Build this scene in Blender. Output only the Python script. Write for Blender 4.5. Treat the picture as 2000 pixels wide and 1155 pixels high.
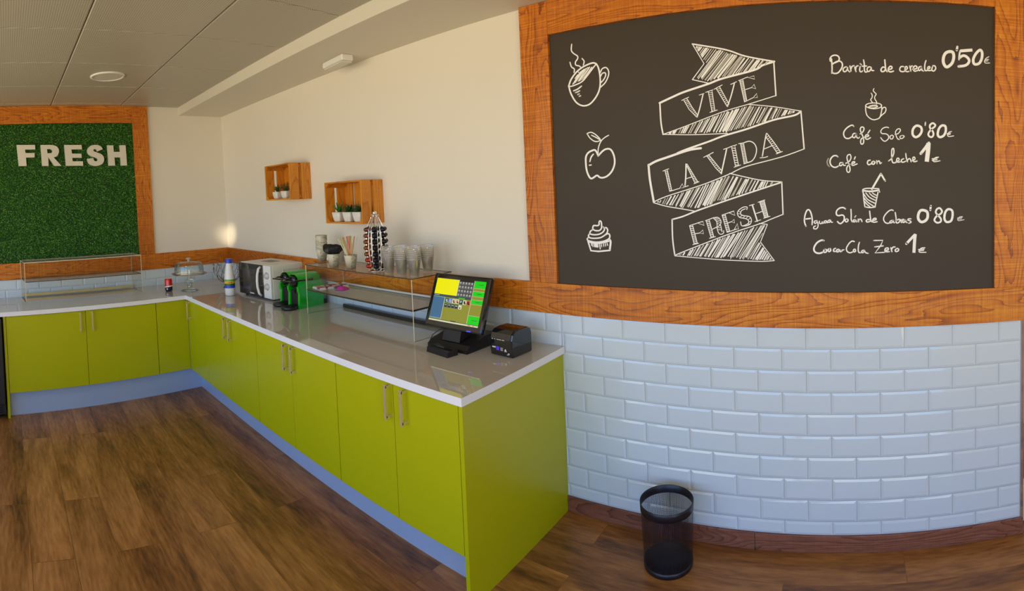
import bpy, bmesh, math, random
from mathutils import Vector, Matrix
random.seed(7)
SC = bpy.context.scene
COL = SC.collection
for _o in list(bpy.data.objects):
    bpy.data.objects.remove(_o)
PI = math.pi
YF0 = -4.3          # the shop front stands behind the camera

# ------------------------------------------------------------------ camera
# a hand-held phone panorama: a central-cylinder lens, slightly tilted down
CAM = Vector((4.9025, -2.1392, 1.6814))
YAW, PITCH, ROLL = 1.0799, -0.0334, 0.0389
FPX, FY, U0, V0 = 1044.0526, 0.9055, 2778.5777, 408.0699
_f = Vector((math.sin(YAW) * math.cos(PITCH), math.cos(YAW) * math.cos(PITCH), math.sin(PITCH)))
_r = Vector((math.cos(YAW), -math.sin(YAW), 0))
_u = _r.cross(_f)
CU = -math.sin(ROLL) * _r + math.cos(ROLL) * _u
_r = math.cos(ROLL) * _r + math.sin(ROLL) * _u
_t = (1000 - U0) / FPX
CF = math.sin(_t) * _r + math.cos(_t) * _f
CR = math.cos(_t) * _r - math.sin(_t) * _f
cam = bpy.data.cameras.new('camera')
cam.type = 'PANO'
cam.panorama_type = 'CENTRAL_CYLINDRICAL'
cam.central_cylindrical_range_u_min = -1000 / FPX
cam.central_cylindrical_range_u_max = 1000 / FPX
cam.central_cylindrical_range_v_min = -(1155 - V0) / (FPX * FY)
cam.central_cylindrical_range_v_max = V0 / (FPX * FY)
cam.central_cylindrical_radius = 1.0
cam.clip_start = 0.05
camo = bpy.data.objects.new('camera', cam)
COL.objects.link(camo)
camo.matrix_world = Matrix(((CR.x, CU.x, -CF.x, CAM.x), (CR.y, CU.y, -CF.y, CAM.y), (CR.z, CU.z, -CF.z, CAM.z), (0, 0, 0, 1)))
SC.camera = camo

# ------------------------------------------------------------------ view, world, lights
SC.view_settings.view_transform = 'Standard'
SC.view_settings.look = 'None'
SC.view_settings.gamma = 1
SC.view_settings.use_curve_mapping = False
SC.view_settings.exposure = 0.12
SC.cycles.use_denoising = True
SC.cycles.transparent_max_bounces = 64
W = bpy.data.worlds.new('world')
SC.world = W
W.use_nodes = True
_wt = W.node_tree
_bg = _wt.nodes['Background']
# outdoors: warm sunlit paving below the horizon, pale haze at it, blue sky above
_tc = _wt.nodes.new('ShaderNodeTexCoord')
_sx = _wt.nodes.new('ShaderNodeSeparateXYZ')
_mr = _wt.nodes.new('ShaderNodeMapRange')
_mr.inputs['From Min'].default_value = -0.5; _mr.inputs['From Max'].default_value = 0.5
_rp = _wt.nodes.new('ShaderNodeValToRGB')
_e = _rp.color_ramp.elements
_e[0].position = 0.25; _e[0].color = (1.0, 0.85, 0.60, 1)
_e[1].position = 0.80; _e[1].color = (0.10, 0.34, 1.0, 1)
_q = _e.new(0.46); _q.color = (1.0, 0.90, 0.73, 1)
_q = _e.new(0.56); _q.color = (0.72, 0.86, 0.98, 1)
_q = _e.new(0.66); _q.color = (0.24, 0.54, 1.0, 1)
_wt.links.new(_tc.outputs['Generated'], _sx.inputs[0]); _wt.links.new(_sx.outputs[2], _mr.inputs['Value'])
_wt.links.new(_mr.outputs[0], _rp.inputs[0]); _wt.links.new(_rp.outputs[0], _bg.inputs[0])
_bg.inputs[1].default_value = 3.6


def area(name, loc, rot, sx, sy, power, col, shape='RECTANGLE'):
    l = bpy.data.lights.new(name, 'AREA')
    l.shape = shape; l.size = sx; l.size_y = sy; l.energy = power; l.color = col
    o = bpy.data.objects.new(name, l)
    o.location = loc; o.rotation_euler = rot
    COL.objects.link(o)
    return o


# daylight coming in through the shop front behind the camera (its glazing and the door beside it)
for _o in (area('shop_front_portal', (3.4, YF0 - 0.13, 1.45), (PI / 2, 0, 0), 5.3, 2.4, 1, (1, 1, 1)), area('side_door_portal', (7.13, -2.9, 1.13), (PI / 2, 0, PI / 2), 1.7, 2.25, 1, (1, 1, 1))):
    _o.data.cycles.is_portal = True      # daylight enters through the shop front behind the camera and the side door
# round ceiling lamps further back in the room
for _k, (_x, _y) in enumerate(((2.9, -3.0), (4.9, -3.1), (5.9, -2.2))):
    area('ceiling_lamp', (_x, _y, 2.71), (0, 0, 0), 0.24, 0.24, 9, (1.0, 0.80, 0.50), 'DISK')

# added narrow spot without a fitting, puts a warm glow in the inner corner
_l = bpy.data.lights.new('added_corner_glow', 'SPOT')
_l.energy = 520; _l.color = (1.0, 0.84, 0.58); _l.spot_size = math.radians(4.4); _l.spot_blend = 1.0; _l.shadow_soft_size = 0.03
_o = bpy.data.objects.new('added_corner_glow', _l); COL.objects.link(_o)
_o.location = (2.3, -2.9, 2.62)
_o.rotation_euler = (Vector((0.07, 0.0, 1.34)) - Vector((2.3, -2.9, 2.62))).to_track_quat('-Z', 'Y').to_euler()

# ------------------------------------------------------------------ un-projection helpers and room frame
ZT, ZB2, ZS, ZC, ZBT, ZW = 1.044, 1.2033, 2.6403, 2.7259, 2.4700, 0.8754
ANG = 0.0968
PHI = math.atan(ANG)
NA = Vector((math.cos(PHI), math.sin(PHI), 0))       # out of the left wall
TA = Vector((math.sin(PHI), -math.cos(PHI), 0))      # along the left wall, away from the corner


def ray(u, v):
    a = (u - 1000) / FPX
    return math.sin(a) * CR + math.cos(a) * CF - (v - V0) / (FPX * FY) * CU


def ony(u, v, y):
    d = ray(u, v)
    return CAM + d * ((y - CAM.y) / d.y)


def onz(u, v, z):
    d = ray(u, v)
    return CAM + d * ((z - CAM.z) / d.z)


def onA(u, v, dist):
    d = ray(u, v)
    q = CAM + d * ((dist - CAM.dot(NA)) / d.dot(NA))
    return q.dot(TA), q.z


def A(s, d, z=0.0):
    q = TA * s + NA * d
    return Vector((q.x, q.y, z))


# ------------------------------------------------------------------ materials
def nt(name):
    m = bpy.data.materials.new(name)
    m.use_nodes = True
    return m, m.node_tree, m.node_tree.nodes['Principled BSDF']


def mat(name, col, rough=0.5, metal=0.0, var=0.0, vscale=8.0, bump=0.0, bscale=60.0, coat=0.0, emit=None, es=1.0, spec=0.5, trans=0.0, sub=0.0):
    m, t, b = nt(name)
    b.inputs['Base Color'].default_value = (*col, 1)
    b.inputs['Roughness'].default_value = rough
    b.inputs['Metallic'].default_value = metal
    b.inputs['Coat Weight'].default_value = coat
    b.inputs['Coat Roughness'].default_value = 0.05
    b.inputs['Specular IOR Level'].default_value = spec
    if trans:
        b.inputs['Transmission Weight'].default_value = trans
    tc = t.nodes.new('ShaderNodeTexCoord')
    if var:
        n = t.nodes.new('ShaderNodeTexNoise'); n.inputs['Scale'].default_value = vscale; n.inputs['Detail'].default_value = 4
        t.links.new(tc.outputs['Object'], n.inputs['Vector'])
        mx = t.nodes.new('ShaderNodeMix'); mx.data_type = 'RGBA'
        mx.inputs['A'].default_value = (*[c * (1 - var) for c in col], 1)
        mx.inputs['B'].default_value = (*[min(1, c * (1 + var)) for c in col], 1)
        t.links.new(n.outputs['Fac'], mx.inputs['Factor'])
        t.links.new(mx.outputs['Result'], b.inputs['Base Color'])
    if bump:
        n = t.nodes.new('ShaderNodeTexNoise'); n.inputs['Scale'].default_value = bscale; n.inputs['Detail'].default_value = 3
        t.links.new(tc.outputs['Object'], n.inputs['Vector'])
        bp = t.nodes.new('ShaderNodeBump'); bp.inputs['Strength'].default_value = bump; bp.inputs['Distance'].default_value = 0.004
        t.links.new(n.outputs['Fac'], bp.inputs['Height']); t.links.new(bp.outputs['Normal'], b.inputs['Normal'])
    if emit:
        b.inputs['Emission Color'].default_value = (*emit, 1)
        b.inputs['Emission Strength'].default_value = es
    return m


def ramp(t, stops):
    r = t.nodes.new('ShaderNodeValToRGB')
    e = r.color_ramp.elements
    while len(e) < len(stops):
        e.new(0.5)
    for k, (p, c) in enumerate(stops):
        e[k].position = p; e[k].color = (*c, 1)
    return r


def wood(name, axis, cols, rough=0.42, ring=11.0, saw=0.35, seed=0.0):
    """stained softwood: grain runs along axis (0 x, 1 y, 2 z), faint saw marks across it"""
    m, t, b = nt(name)
    L = t.links.new
    def math_(op, a, c=None, d=None):
        n = t.nodes.new('ShaderNodeMath'); n.operation = op
        for i, q in enumerate((a, c, d)):
            if q is None: continue
            if isinstance(q, (int, float)): n.inputs[i].default_value = q
            else: L(q, n.inputs[i])
        return n.outputs[0]
    tc = t.nodes.new('ShaderNodeTexCoord')
    mp = t.nodes.new('ShaderNodeMapping')
    sc = [1.0, 1.0, 1.0]; sc[axis] = 0.16
    mp.inputs['Scale'].default_value = sc
    mp.inputs['Location'].default_value = (seed, seed * 1.7, seed * 0.6)
    L(tc.outputs['Object'], mp.inputs['Vector'])
    big = t.nodes.new('ShaderNodeTexNoise'); big.inputs['Scale'].default_value = 6.5; big.inputs['Detail'].default_value = 1.5; big.inputs['Distortion'].default_value = 0.3
    L(mp.outputs['Vector'], big.inputs['Vector'])
    fine = t.nodes.new('ShaderNodeTexNoise'); fine.inputs['Scale'].default_value = 75; fine.inputs['Detail'].default_value = 5
    L(mp.outputs['Vector'], fine.inputs['Vector'])
    ph = math_('MULTIPLY_ADD', fine.outputs['Fac'], 0.5, math_('MULTIPLY', big.outputs['Fac'], ring * 2.2))
    fr = math_('FRACT', ph)
    # growth rings: a slow brightening and a narrow dark late-wood line, softened
    late = math_('POWER', fr, 5.0)
    soft = math_('SUBTRACT', 1.0, math_('POWER', math_('SUBTRACT', 1.0, fr), 8.0))
    line = math_('MULTIPLY', late, soft)
    mp2 = t.nodes.new('ShaderNodeMapping')
    sc2 = [3.0, 3.0, 3.0]; sc2[axis] = 95.0
    mp2.inputs['Scale'].default_value = sc2
    L(tc.outputs['Object'], mp2.inputs['Vector'])
    sw = t.nodes.new('ShaderNodeTexNoise'); sw.inputs['Scale'].default_value = 1.6; sw.inputs['Detail'].default_value = 3
    L(mp2.outputs['Vector'], sw.inputs['Vector'])
    cl = t.nodes.new('ShaderNodeTexNoise'); cl.inputs['Scale'].default_value = 2.2; cl.inputs['Detail'].default_value = 2
    L(mp.outputs['Vector'], cl.inputs['Vector'])
    v = math_('MULTIPLY_ADD', line, -0.26, 0.36)
    v = math_('MULTIPLY_ADD', fine.outputs['Fac'], 0.34, v)
    v = math_('MULTIPLY_ADD', math_('SUBTRACT', sw.outputs['Fac'], 0.5), saw, v)
    v = math_('MULTIPLY_ADD', math_('SUBTRACT', cl.outputs['Fac'], 0.5), 0.55, v)
    rp = ramp(t, [(0.22, cols[0]), (0.5, cols[1]), (0.78, cols[2])])
    L(v, rp.inputs['Fac']); L(rp.outputs['Color'], b.inputs['Base Color'])
    b.inputs['Roughness'].default_value = rough
    bp = t.nodes.new('ShaderNodeBump'); bp.inputs['Strength'].default_value = 0.5; bp.inputs['Distance'].default_value = 0.004
    L(v, bp.inputs['Height']); L(bp.outputs['Normal'], b.inputs['Normal'])
    return m


def glass(name, tint=(0.93, 0.97, 0.95), gl=0.9, base=0.05, k=0.75, milk=0.0):
    m = bpy.data.materials.new(name); m.use_nodes = True
    t = m.node_tree
    t.nodes.remove(t.nodes['Principled BSDF'])
    out = t.nodes['Material Output']
    tr = t.nodes.new('ShaderNodeBsdfTransparent'); tr.inputs[0].default_value = (*tint, 1)
    gs = t.nodes.new('ShaderNodeBsdfGlossy'); gs.inputs['Roughness'].default_value = 0.03; gs.inputs[0].default_value = (gl, gl, gl, 1)
    lw = t.nodes.new('ShaderNodeLayerWeight'); lw.inputs[0].default_value = 0.28
    ma = t.nodes.new('ShaderNodeMath'); ma.operation = 'MULTIPLY_ADD'; ma.inputs[1].default_value = k; ma.inputs[2].default_value = base
    t.links.new(lw.outputs['Fresnel'], ma.inputs[0])
    mx = t.nodes.new('ShaderNodeMixShader')
    t.links.new(ma.outputs[0], mx.inputs[0]); t.links.new(tr.outputs[0], mx.inputs[1]); t.links.new(gs.outputs[0], mx.inputs[2])
    if milk:
        df = t.nodes.new('ShaderNodeBsdfTranslucent'); df.inputs[0].default_value = (0.85, 0.84, 0.78, 1)
        d2 = t.nodes.new('ShaderNodeBsdfDiffuse'); d2.inputs[0].default_value = (0.85, 0.84, 0.78, 1)
        a2 = t.nodes.new('ShaderNodeMixShader'); a2.inputs[0].default_value = 0.5
        t.links.new(df.outputs[0], a2.inputs[1]); t.links.new(d2.outputs[0], a2.inputs[2])
        m2 = t.nodes.new('ShaderNodeMixShader'); m2.inputs[0].default_value = milk
        t.links.new(mx.outputs[0], m2.inputs[1]); t.links.new(a2.outputs[0], m2.inputs[2])
        t.links.new(m2.outputs[0], out.inputs['Surface'])
        return m
    t.links.new(mx.outputs[0], out.inputs['Surface'])
    return m


ORANGE = [(0.20, 0.040, 0.001), (0.56, 0.155, 0.004), (0.86, 0.36, 0.02)]
M = {}
M['wood_x'] = wood('stained_wood_along_x', 0, ORANGE, seed=3.1)
M['wood_y'] = wood('stained_wood_along_y', 1, ORANGE, seed=1.3)
M['wood_z'] = wood('stained_wood_upright', 2, ORANGE, saw=0.5, seed=5.2)
M['crate_x'] = wood('crate_wood_x', 0, [(0.34, 0.085, 0.004), (0.60, 0.21, 0.012), (0.76, 0.33, 0.03)], saw=0.12, ring=5)
M['crate_z'] = wood('crate_wood_z', 2, [(0.34, 0.085, 0.004), (0.60, 0.21, 0.012), (0.76, 0.33, 0.03)], saw=0.12, ring=5)
M['base_wood'] = wood('skirting_wood', 0, [(0.08, 0.025, 0.013), (0.22, 0.078, 0.042), (0.40, 0.17, 0.10)], saw=0.1, seed=8.0, ring=14)
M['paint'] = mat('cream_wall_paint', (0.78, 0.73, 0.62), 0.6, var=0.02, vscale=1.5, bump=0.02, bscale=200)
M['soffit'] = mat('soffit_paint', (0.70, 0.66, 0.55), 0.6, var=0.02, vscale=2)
M['lime'] = mat('lime_laminate', (0.45, 0.45, 0.0012), 0.33, var=0.02, vscale=3, bump=0.02, bscale=300, spec=0.4)
M['worktop'] = mat('polished_stone', (0.56, 0.525, 0.44), 0.02, var=0.03, vscale=4, coat=0.30, spec=0.6)
M['worktop_edge'] = mat('white_worktop_edge', (0.86, 0.85, 0.86), 0.25)
M['plinth'] = mat('blue_grey_aluminium', (0.40, 0.50, 0.66), 0.32, metal=0.15, var=0.03)
M['carcass'] = mat('white_melamine', (0.7, 0.7, 0.68), 0.5)
M['brass'] = mat('brushed_brass_steel', (0.74, 0.62, 0.30), 0.25, metal=0.55)
M['tile'] = mat('white_glazed_tile', (0.63, 0.72, 0.765), 0.06, spec=0.6)
M['grout'] = mat('grey_grout', (0.50, 0.51, 0.51), 0.8)
M['board'] = mat('chalkboard_paint', (0.056, 0.044, 0.032), 0.55, var=0.10, vscale=1.2, spec=0.25)
M['chalk'] = mat('white_chalk', (0.97, 0.95, 0.92), 0.9, var=0.06, vscale=160)
M['chalk_soft'] = mat('thin_chalk', (0.54, 0.52, 0.47), 0.9, var=0.25, vscale=200)
M['black'] = mat('black_plastic', (0.012, 0.012, 0.014), 0.32)
M['black_gloss'] = mat('gloss_black_plastic', (0.008, 0.008, 0.009), 0.06, coat=0.5)
M['black_wire'] = mat('black_painted_wire', (0.010, 0.010, 0.016), 0.35)
M['chrome'] = mat('chrome', (0.85, 0.85, 0.85), 0.08, metal=1.0)
M['steel'] = mat('polished_steel_wire', (0.30, 0.30, 0.28), 0.22, metal=1.0)
M['white'] = mat('white_plastic', (0.78, 0.77, 0.72), 0.35)
M['cream'] = mat('cream_white_enamel', (0.76, 0.74, 0.66), 0.4)
M['white_gloss'] = mat('gloss_white_ceramic', (0.74, 0.72, 0.66), 0.12)
M['letter'] = mat('white_letter_board', (0.72, 0.68, 0.58), 0.5)
M['green'] = mat('gloss_green_plastic', (0.004, 0.42, 0.014), 0.12, coat=0.5)
M['glass'] = glass('clear_glass')
M['acrylic'] = glass('clear_acrylic', (0.97, 0.975, 0.96), 0.7, 0.002, 0.12)
M['acrylic_edge'] = mat('acrylic_edge', (0.66, 0.60, 0.38), 0.15)
M['acrylic_shelf'] = glass('clear_acrylic_shelf', (0.95, 0.95, 0.92), 0.9, 0.05, 0.45, 0.17)
M['bright_edge'] = mat('bright_acrylic_edge', (0.86, 0.80, 0.62), 0.12)
M['dark_edge'] = mat('dark_glass_edge', (0.045, 0.040, 0.030), 0.25)
M['cupclear'] = glass('clear_plastic', (0.993, 0.993, 0.985), 1.0, 0.09, 0.6, 0.075)
M['frost'] = mat('frosted_plastic', (0.62, 0.57, 0.45), 0.35, trans=0.35)
M['soil'] = mat('dark_soil', (0.03, 0.02, 0.012), 0.9)
M['leaf'] = mat('succulent_leaf', (0.020, 0.070, 0.012), 0.4, var=0.4, vscale=40)
M['leaf2'] = mat('bright_succulent_leaf', (0.020, 0.17, 0.015), 0.4, var=0.3, vscale=40)
M['red'] = mat('red_can_paint', (0.65, 0.008, 0.008), 0.2, coat=0.3)
M['navy'] = mat('dark_navy_print', (0.012, 0.014, 0.035), 0.25)
M['blue'] = mat('blue_plastic', (0.012, 0.06, 0.62), 0.3)
M['milk'] = mat('milky_plastic', (0.80, 0.79, 0.74), 0.3)
M['lampface'] = mat('opal_diffuser', (0.62, 0.58, 0.48), 0.5)
M['lens'] = mat('dim_lamp_lens', (0.66, 0.66, 0.58), 0.3)
M['grille'] = mat('dark_slots', (0.05, 0.05, 0.045), 0.6)
M['darkglass'] = mat('dark_oven_glass', (0.022, 0.020, 0.018), 0.05, coat=0.4)
M['fridgeglass'] = mat('grey_fridge_glass', (0.22, 0.28, 0.28), 0.06, coat=0.4)
M['fridge'] = mat('black_fridge_coat', (0.022, 0.020, 0.020), 0.35)
M['rubber'] = mat('black_cable', (0.01, 0.01, 0.01), 0.5)
M['purple'] = mat('purple_wrapper', (0.30, 0.02, 0.24), 0.2)
M['magenta'] = mat('magenta_foil', (0.60, 0.02, 0.40), 0.18)
M['wrapper'] = mat('white_wrapper', (0.75, 0.70, 0.74), 0.25)
M['brown_print'] = mat('brown_print', (0.25, 0.10, 0.05), 0.4)
M['cap_brown'] = mat('brown_capsule', (0.13, 0.055, 0.03), 0.22, metal=0.7)
M['cap_copper'] = mat('copper_capsule', (0.22, 0.065, 0.028), 0.22, metal=0.7)
M['cap_red'] = mat('red_capsule', (0.36, 0.035, 0.015), 0.22, metal=0.6)
M['cap_black'] = mat('black_capsule', (0.02, 0.018, 0.025), 0.2, metal=0.6)
M['redbin'] = mat('red_container', (0.75, 0.02, 0.008), 0.3)
M['bluewhite'] = mat('white_box_plastic', (0.72, 0.76, 0.82), 0.4)
M['knobgrey'] = mat('pale_knob', (0.55, 0.54, 0.50), 0.3)
M['ghost'] = mat('smudged_chalk', (0.42, 0.38, 0.30), 0.9)


def floor_mat():
    m, t, b = nt('oak_laminate_floor')
    L = t.links.new
    tc = t.nodes.new('ShaderNodeTexCoord')
    br = t.nodes.new('ShaderNodeTexBrick')
    br.offset = 0.37; br.offset_frequency = 2; br.squash = 1
    for k, v in (('Scale', 1.0), ('Mortar Size', 0.0012), ('Mortar Smooth', 0.3), ('Bias', 0.0), ('Brick Width', 1.28), ('Row Height', 0.192)):
        br.inputs[k].default_value = v
    br.inputs['Color1'].default_value = (0, 0, 0, 1); br.inputs['Color2'].default_value = (1, 1, 1, 1); br.inputs['Mortar'].default_value = (0.5, 0.5, 0.5, 1)
    L(tc.outputs['Object'], br.inputs['Vector'])
    # grain shifted per plank
    sh = t.nodes.new('ShaderNodeVectorMath'); sh.operation = 'SCALE'; sh.inputs['Scale'].default_value = 7.0
    L(br.outputs['Color'], sh.inputs[0])
    ad = t.nodes.new('ShaderNodeVectorMath'); ad.operation = 'ADD'
    L(tc.outputs['Object'], ad.inputs[0]); L(sh.outputs[0], ad.inputs[1])
    mp = t.nodes.new('ShaderNodeMapping'); mp.inputs['Scale'].default_value = (0.16, 1.0, 1.0)
    L(ad.outputs[0], mp.inputs['Vector'])
    n1 = t.nodes.new('ShaderNodeTexNoise'); n1.inputs['Scale'].default_value = 8; n1.inputs['Detail'].default_value = 5; n1.inputs['Distortion'].default_value = 0.6
    L(mp.outputs['Vector'], n1.inputs['Vector'])
    n2 = t.nodes.new('ShaderNodeTexNoise'); n2.inputs['Scale'].default_value = 70; n2.inputs['Detail'].default_value = 5
    L(mp.outputs['Vector'], n2.inputs['Vector'])
    n3 = t.nodes.new('ShaderNodeTexNoise'); n3.inputs['Scale'].default_value = 3.2; n3.inputs['Detail'].default_value = 2
    L(mp.outputs['Vector'], n3.inputs['Vector'])
    a = t.nodes.new('ShaderNodeMath'); a.operation = 'MULTIPLY_ADD'; a.inputs[1].default_value = 0.55
    c = t.nodes.new('ShaderNodeMath'); c.operation = 'MULTIPLY_ADD'; c.inputs[1].default_value = 0.30
    d = t.nodes.new('ShaderNodeMath'); d.operation = 'MULTIPLY'; d.inputs[1].default_value = 0.22
    L(n3.outputs['Fac'], d.inputs[0]); L(n2.outputs['Fac'], c.inputs[0]); L(d.outputs[0], c.inputs[2])
    L(n1.outputs['Fac'], a.inputs[0]); L(c.outputs[0], a.inputs[2])
    rp = ramp(t, [(0.36, (0.055, 0.019, 0.005)), (0.5, (0.24, 0.094, 0.020)), (0.68, (0.48, 0.215, 0.056))])
    L(a.outputs[0], rp.inputs['Fac'])
    mx = t.nodes.new('ShaderNodeMix'); mx.data_type = 'RGBA'; mx.blend_type = 'MULTIPLY'
    L(br.outputs['Fac'], mx.inputs['Factor']); L(rp.outputs['Color'], mx.inputs['A']); mx.inputs['B'].default_value = (0.6, 0.55, 0.5, 1)
    hv = t.nodes.new('ShaderNodeHueSaturation')
    vm = t.nodes.new('ShaderNodeMath'); vm.operation = 'MULTIPLY_ADD'; vm.inputs[1].default_value = 0.22; vm.inputs[2].default_value = 0.9
    sp = t.nodes.new('ShaderNodeSeparateColor')
    L(br.outputs['Color'], sp.inputs[0]); L(sp.outputs[0], vm.inputs[0]); L(vm.outputs[0], hv.inputs['Value']); L(mx.outputs['Result'], hv.inputs['Color'])
    L(hv.outputs['Color'], b.inputs['Base Color'])
    b.inputs['Roughness'].default_value = 0.34
    bp = t.nodes.new('ShaderNodeBump'); bp.inputs['Strength'].default_value = 0.15; bp.inputs['Distance'].default_value = 0.002
    L(a.outputs[0], bp.inputs['Height']); L(bp.outputs['Normal'], b.inputs['Normal'])
    return m


def ceiling_mat():
    m, t, b = nt('perforated_ceiling_tile')
    L = t.links.new
    tc = t.nodes.new('ShaderNodeTexCoord')
    mp = t.nodes.new('ShaderNodeMapping'); mp.inputs['Scale'].default_value = (85, 85, 85)
    L(tc.outputs['Object'], mp.inputs['Vector'])
    fr = t.nodes.new('ShaderNodeVectorMath'); fr.operation = 'FRACTION'
    L(mp.outputs['Vector'], fr.inputs[0])
    sb = t.nodes.new('ShaderNodeVectorMath'); sb.operation = 'SUBTRACT'; sb.inputs[1].default_value = (0.5, 0.5, 0)
    L(fr.outputs[0], sb.inputs[0])
    sx = t.nodes.new('ShaderNodeSeparateXYZ'); L(sb.outputs[0], sx.inputs[0])
    cx = t.nodes.new('ShaderNodeCombineXYZ'); L(sx.outputs[0], cx.inputs[0]); L(sx.outputs[1], cx.inputs[1])
    ln = t.nodes.new('ShaderNodeVectorMath'); ln.operation = 'LENGTH'; L(cx.outputs[0], ln.inputs[0])
    lt = t.nodes.new('ShaderNodeMath'); lt.operation = 'LESS_THAN'; lt.inputs[1].default_value = 0.23
    L(ln.outputs['Value'], lt.inputs[0])
    mx = t.nodes.new('ShaderNodeMix'); mx.data_type = 'RGBA'
    mx.inputs['A'].default_value = (0.50, 0.47, 0.375, 1); mx.inputs['B'].default_value = (0.16, 0.15, 0.11, 1)
    L(lt.outputs[0], mx.inputs['Factor']); L(mx.outputs['Result'], b.inputs['Base Color'])
    b.inputs['Roughness'].default_value = 0.38
    return m


def grass_mat():
    m, t, b = nt('artificial_turf_blade')
    L = t.links.new
    g = t.nodes.new('ShaderNodeNewGeometry')
    rp = ramp(t, [(0.0, (0.012, 0.085, 0.003)), (0.5, (0.045, 0.26, 0.008)), (0.85, (0.12, 0.46, 0.03)), (1.0, (0.45, 0.68, 0.20))])
    L(g.outputs['Random Per Island'], rp.inputs['Fac']); L(rp.outputs['Color'], b.inputs['Base Color'])
    b.inputs['Roughness'].default_value = 0.45
    return m


def cup_mat():
    m, t, b = nt('paper_cup_print')
    L = t.links.new
    tc = t.nodes.new('ShaderNodeTexCoord')
    mp = t.nodes.new('ShaderNodeMapping'); mp.inputs['Scale'].default_value = (1, 1, 1)
    L(tc.outputs['Object'], mp.inputs['Vector'])
    w = t.nodes.new('ShaderNodeTexWave'); w.bands_direction = 'Z'; w.inputs['Scale'].default_value = 30; w.inputs['Distortion'].default_value = 10; w.inputs['Detail'].default_value = 2; w.inputs['Detail Scale'].default_value = 5
    L(mp.outputs['Vector'], w.inputs['Vector'])
    rp = ramp(t, [(0.10, (0.07, 0.085, 0.035)), (0.34, (0.68, 0.63, 0.47))])
    L(w.outputs['Fac'], rp.inputs['Fac'])
    sx = t.nodes.new('ShaderNodeSeparateXYZ'); L(tc.outputs['Object'], sx.inputs[0])
    gt = t.nodes.new('ShaderNodeMath'); gt.operation = 'GREATER_THAN'; gt.inputs[1].default_value = 0.014
    ng = t.nodes.new('ShaderNodeMath'); ng.operation = 'MULTIPLY_ADD'; ng.inputs[1].default_value = -0.5
    L(sx.outputs[0], ng.inputs[0])
    n2 = t.nodes.new('ShaderNodeMath'); n2.operation = 'MULTIPLY'; n2.inputs[1].default_value = -0.86
    L(sx.outputs[1], n2.inputs[0]); L(n2.outputs[0], ng.inputs[2]); L(ng.outputs[0], gt.inputs[0])
    mx = t.nodes.new('ShaderNodeMix'); mx.data_type = 'RGBA'
    mx.inputs['B'].default_value = (0.68, 0.62, 0.46, 1)
    L(gt.outputs[0], mx.inputs['Factor']); L(rp.outputs['Color'], mx.inputs['A'])
    L(mx.outputs['Result'], b.inputs['Base Color'])
    b.inputs['Roughness'].default_value = 0.5
    return m


M['floor'] = floor_mat()
M['ceiling'] = ceiling_mat()
M['turf'] = grass_mat()
M['cup'] = cup_mat()


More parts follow.
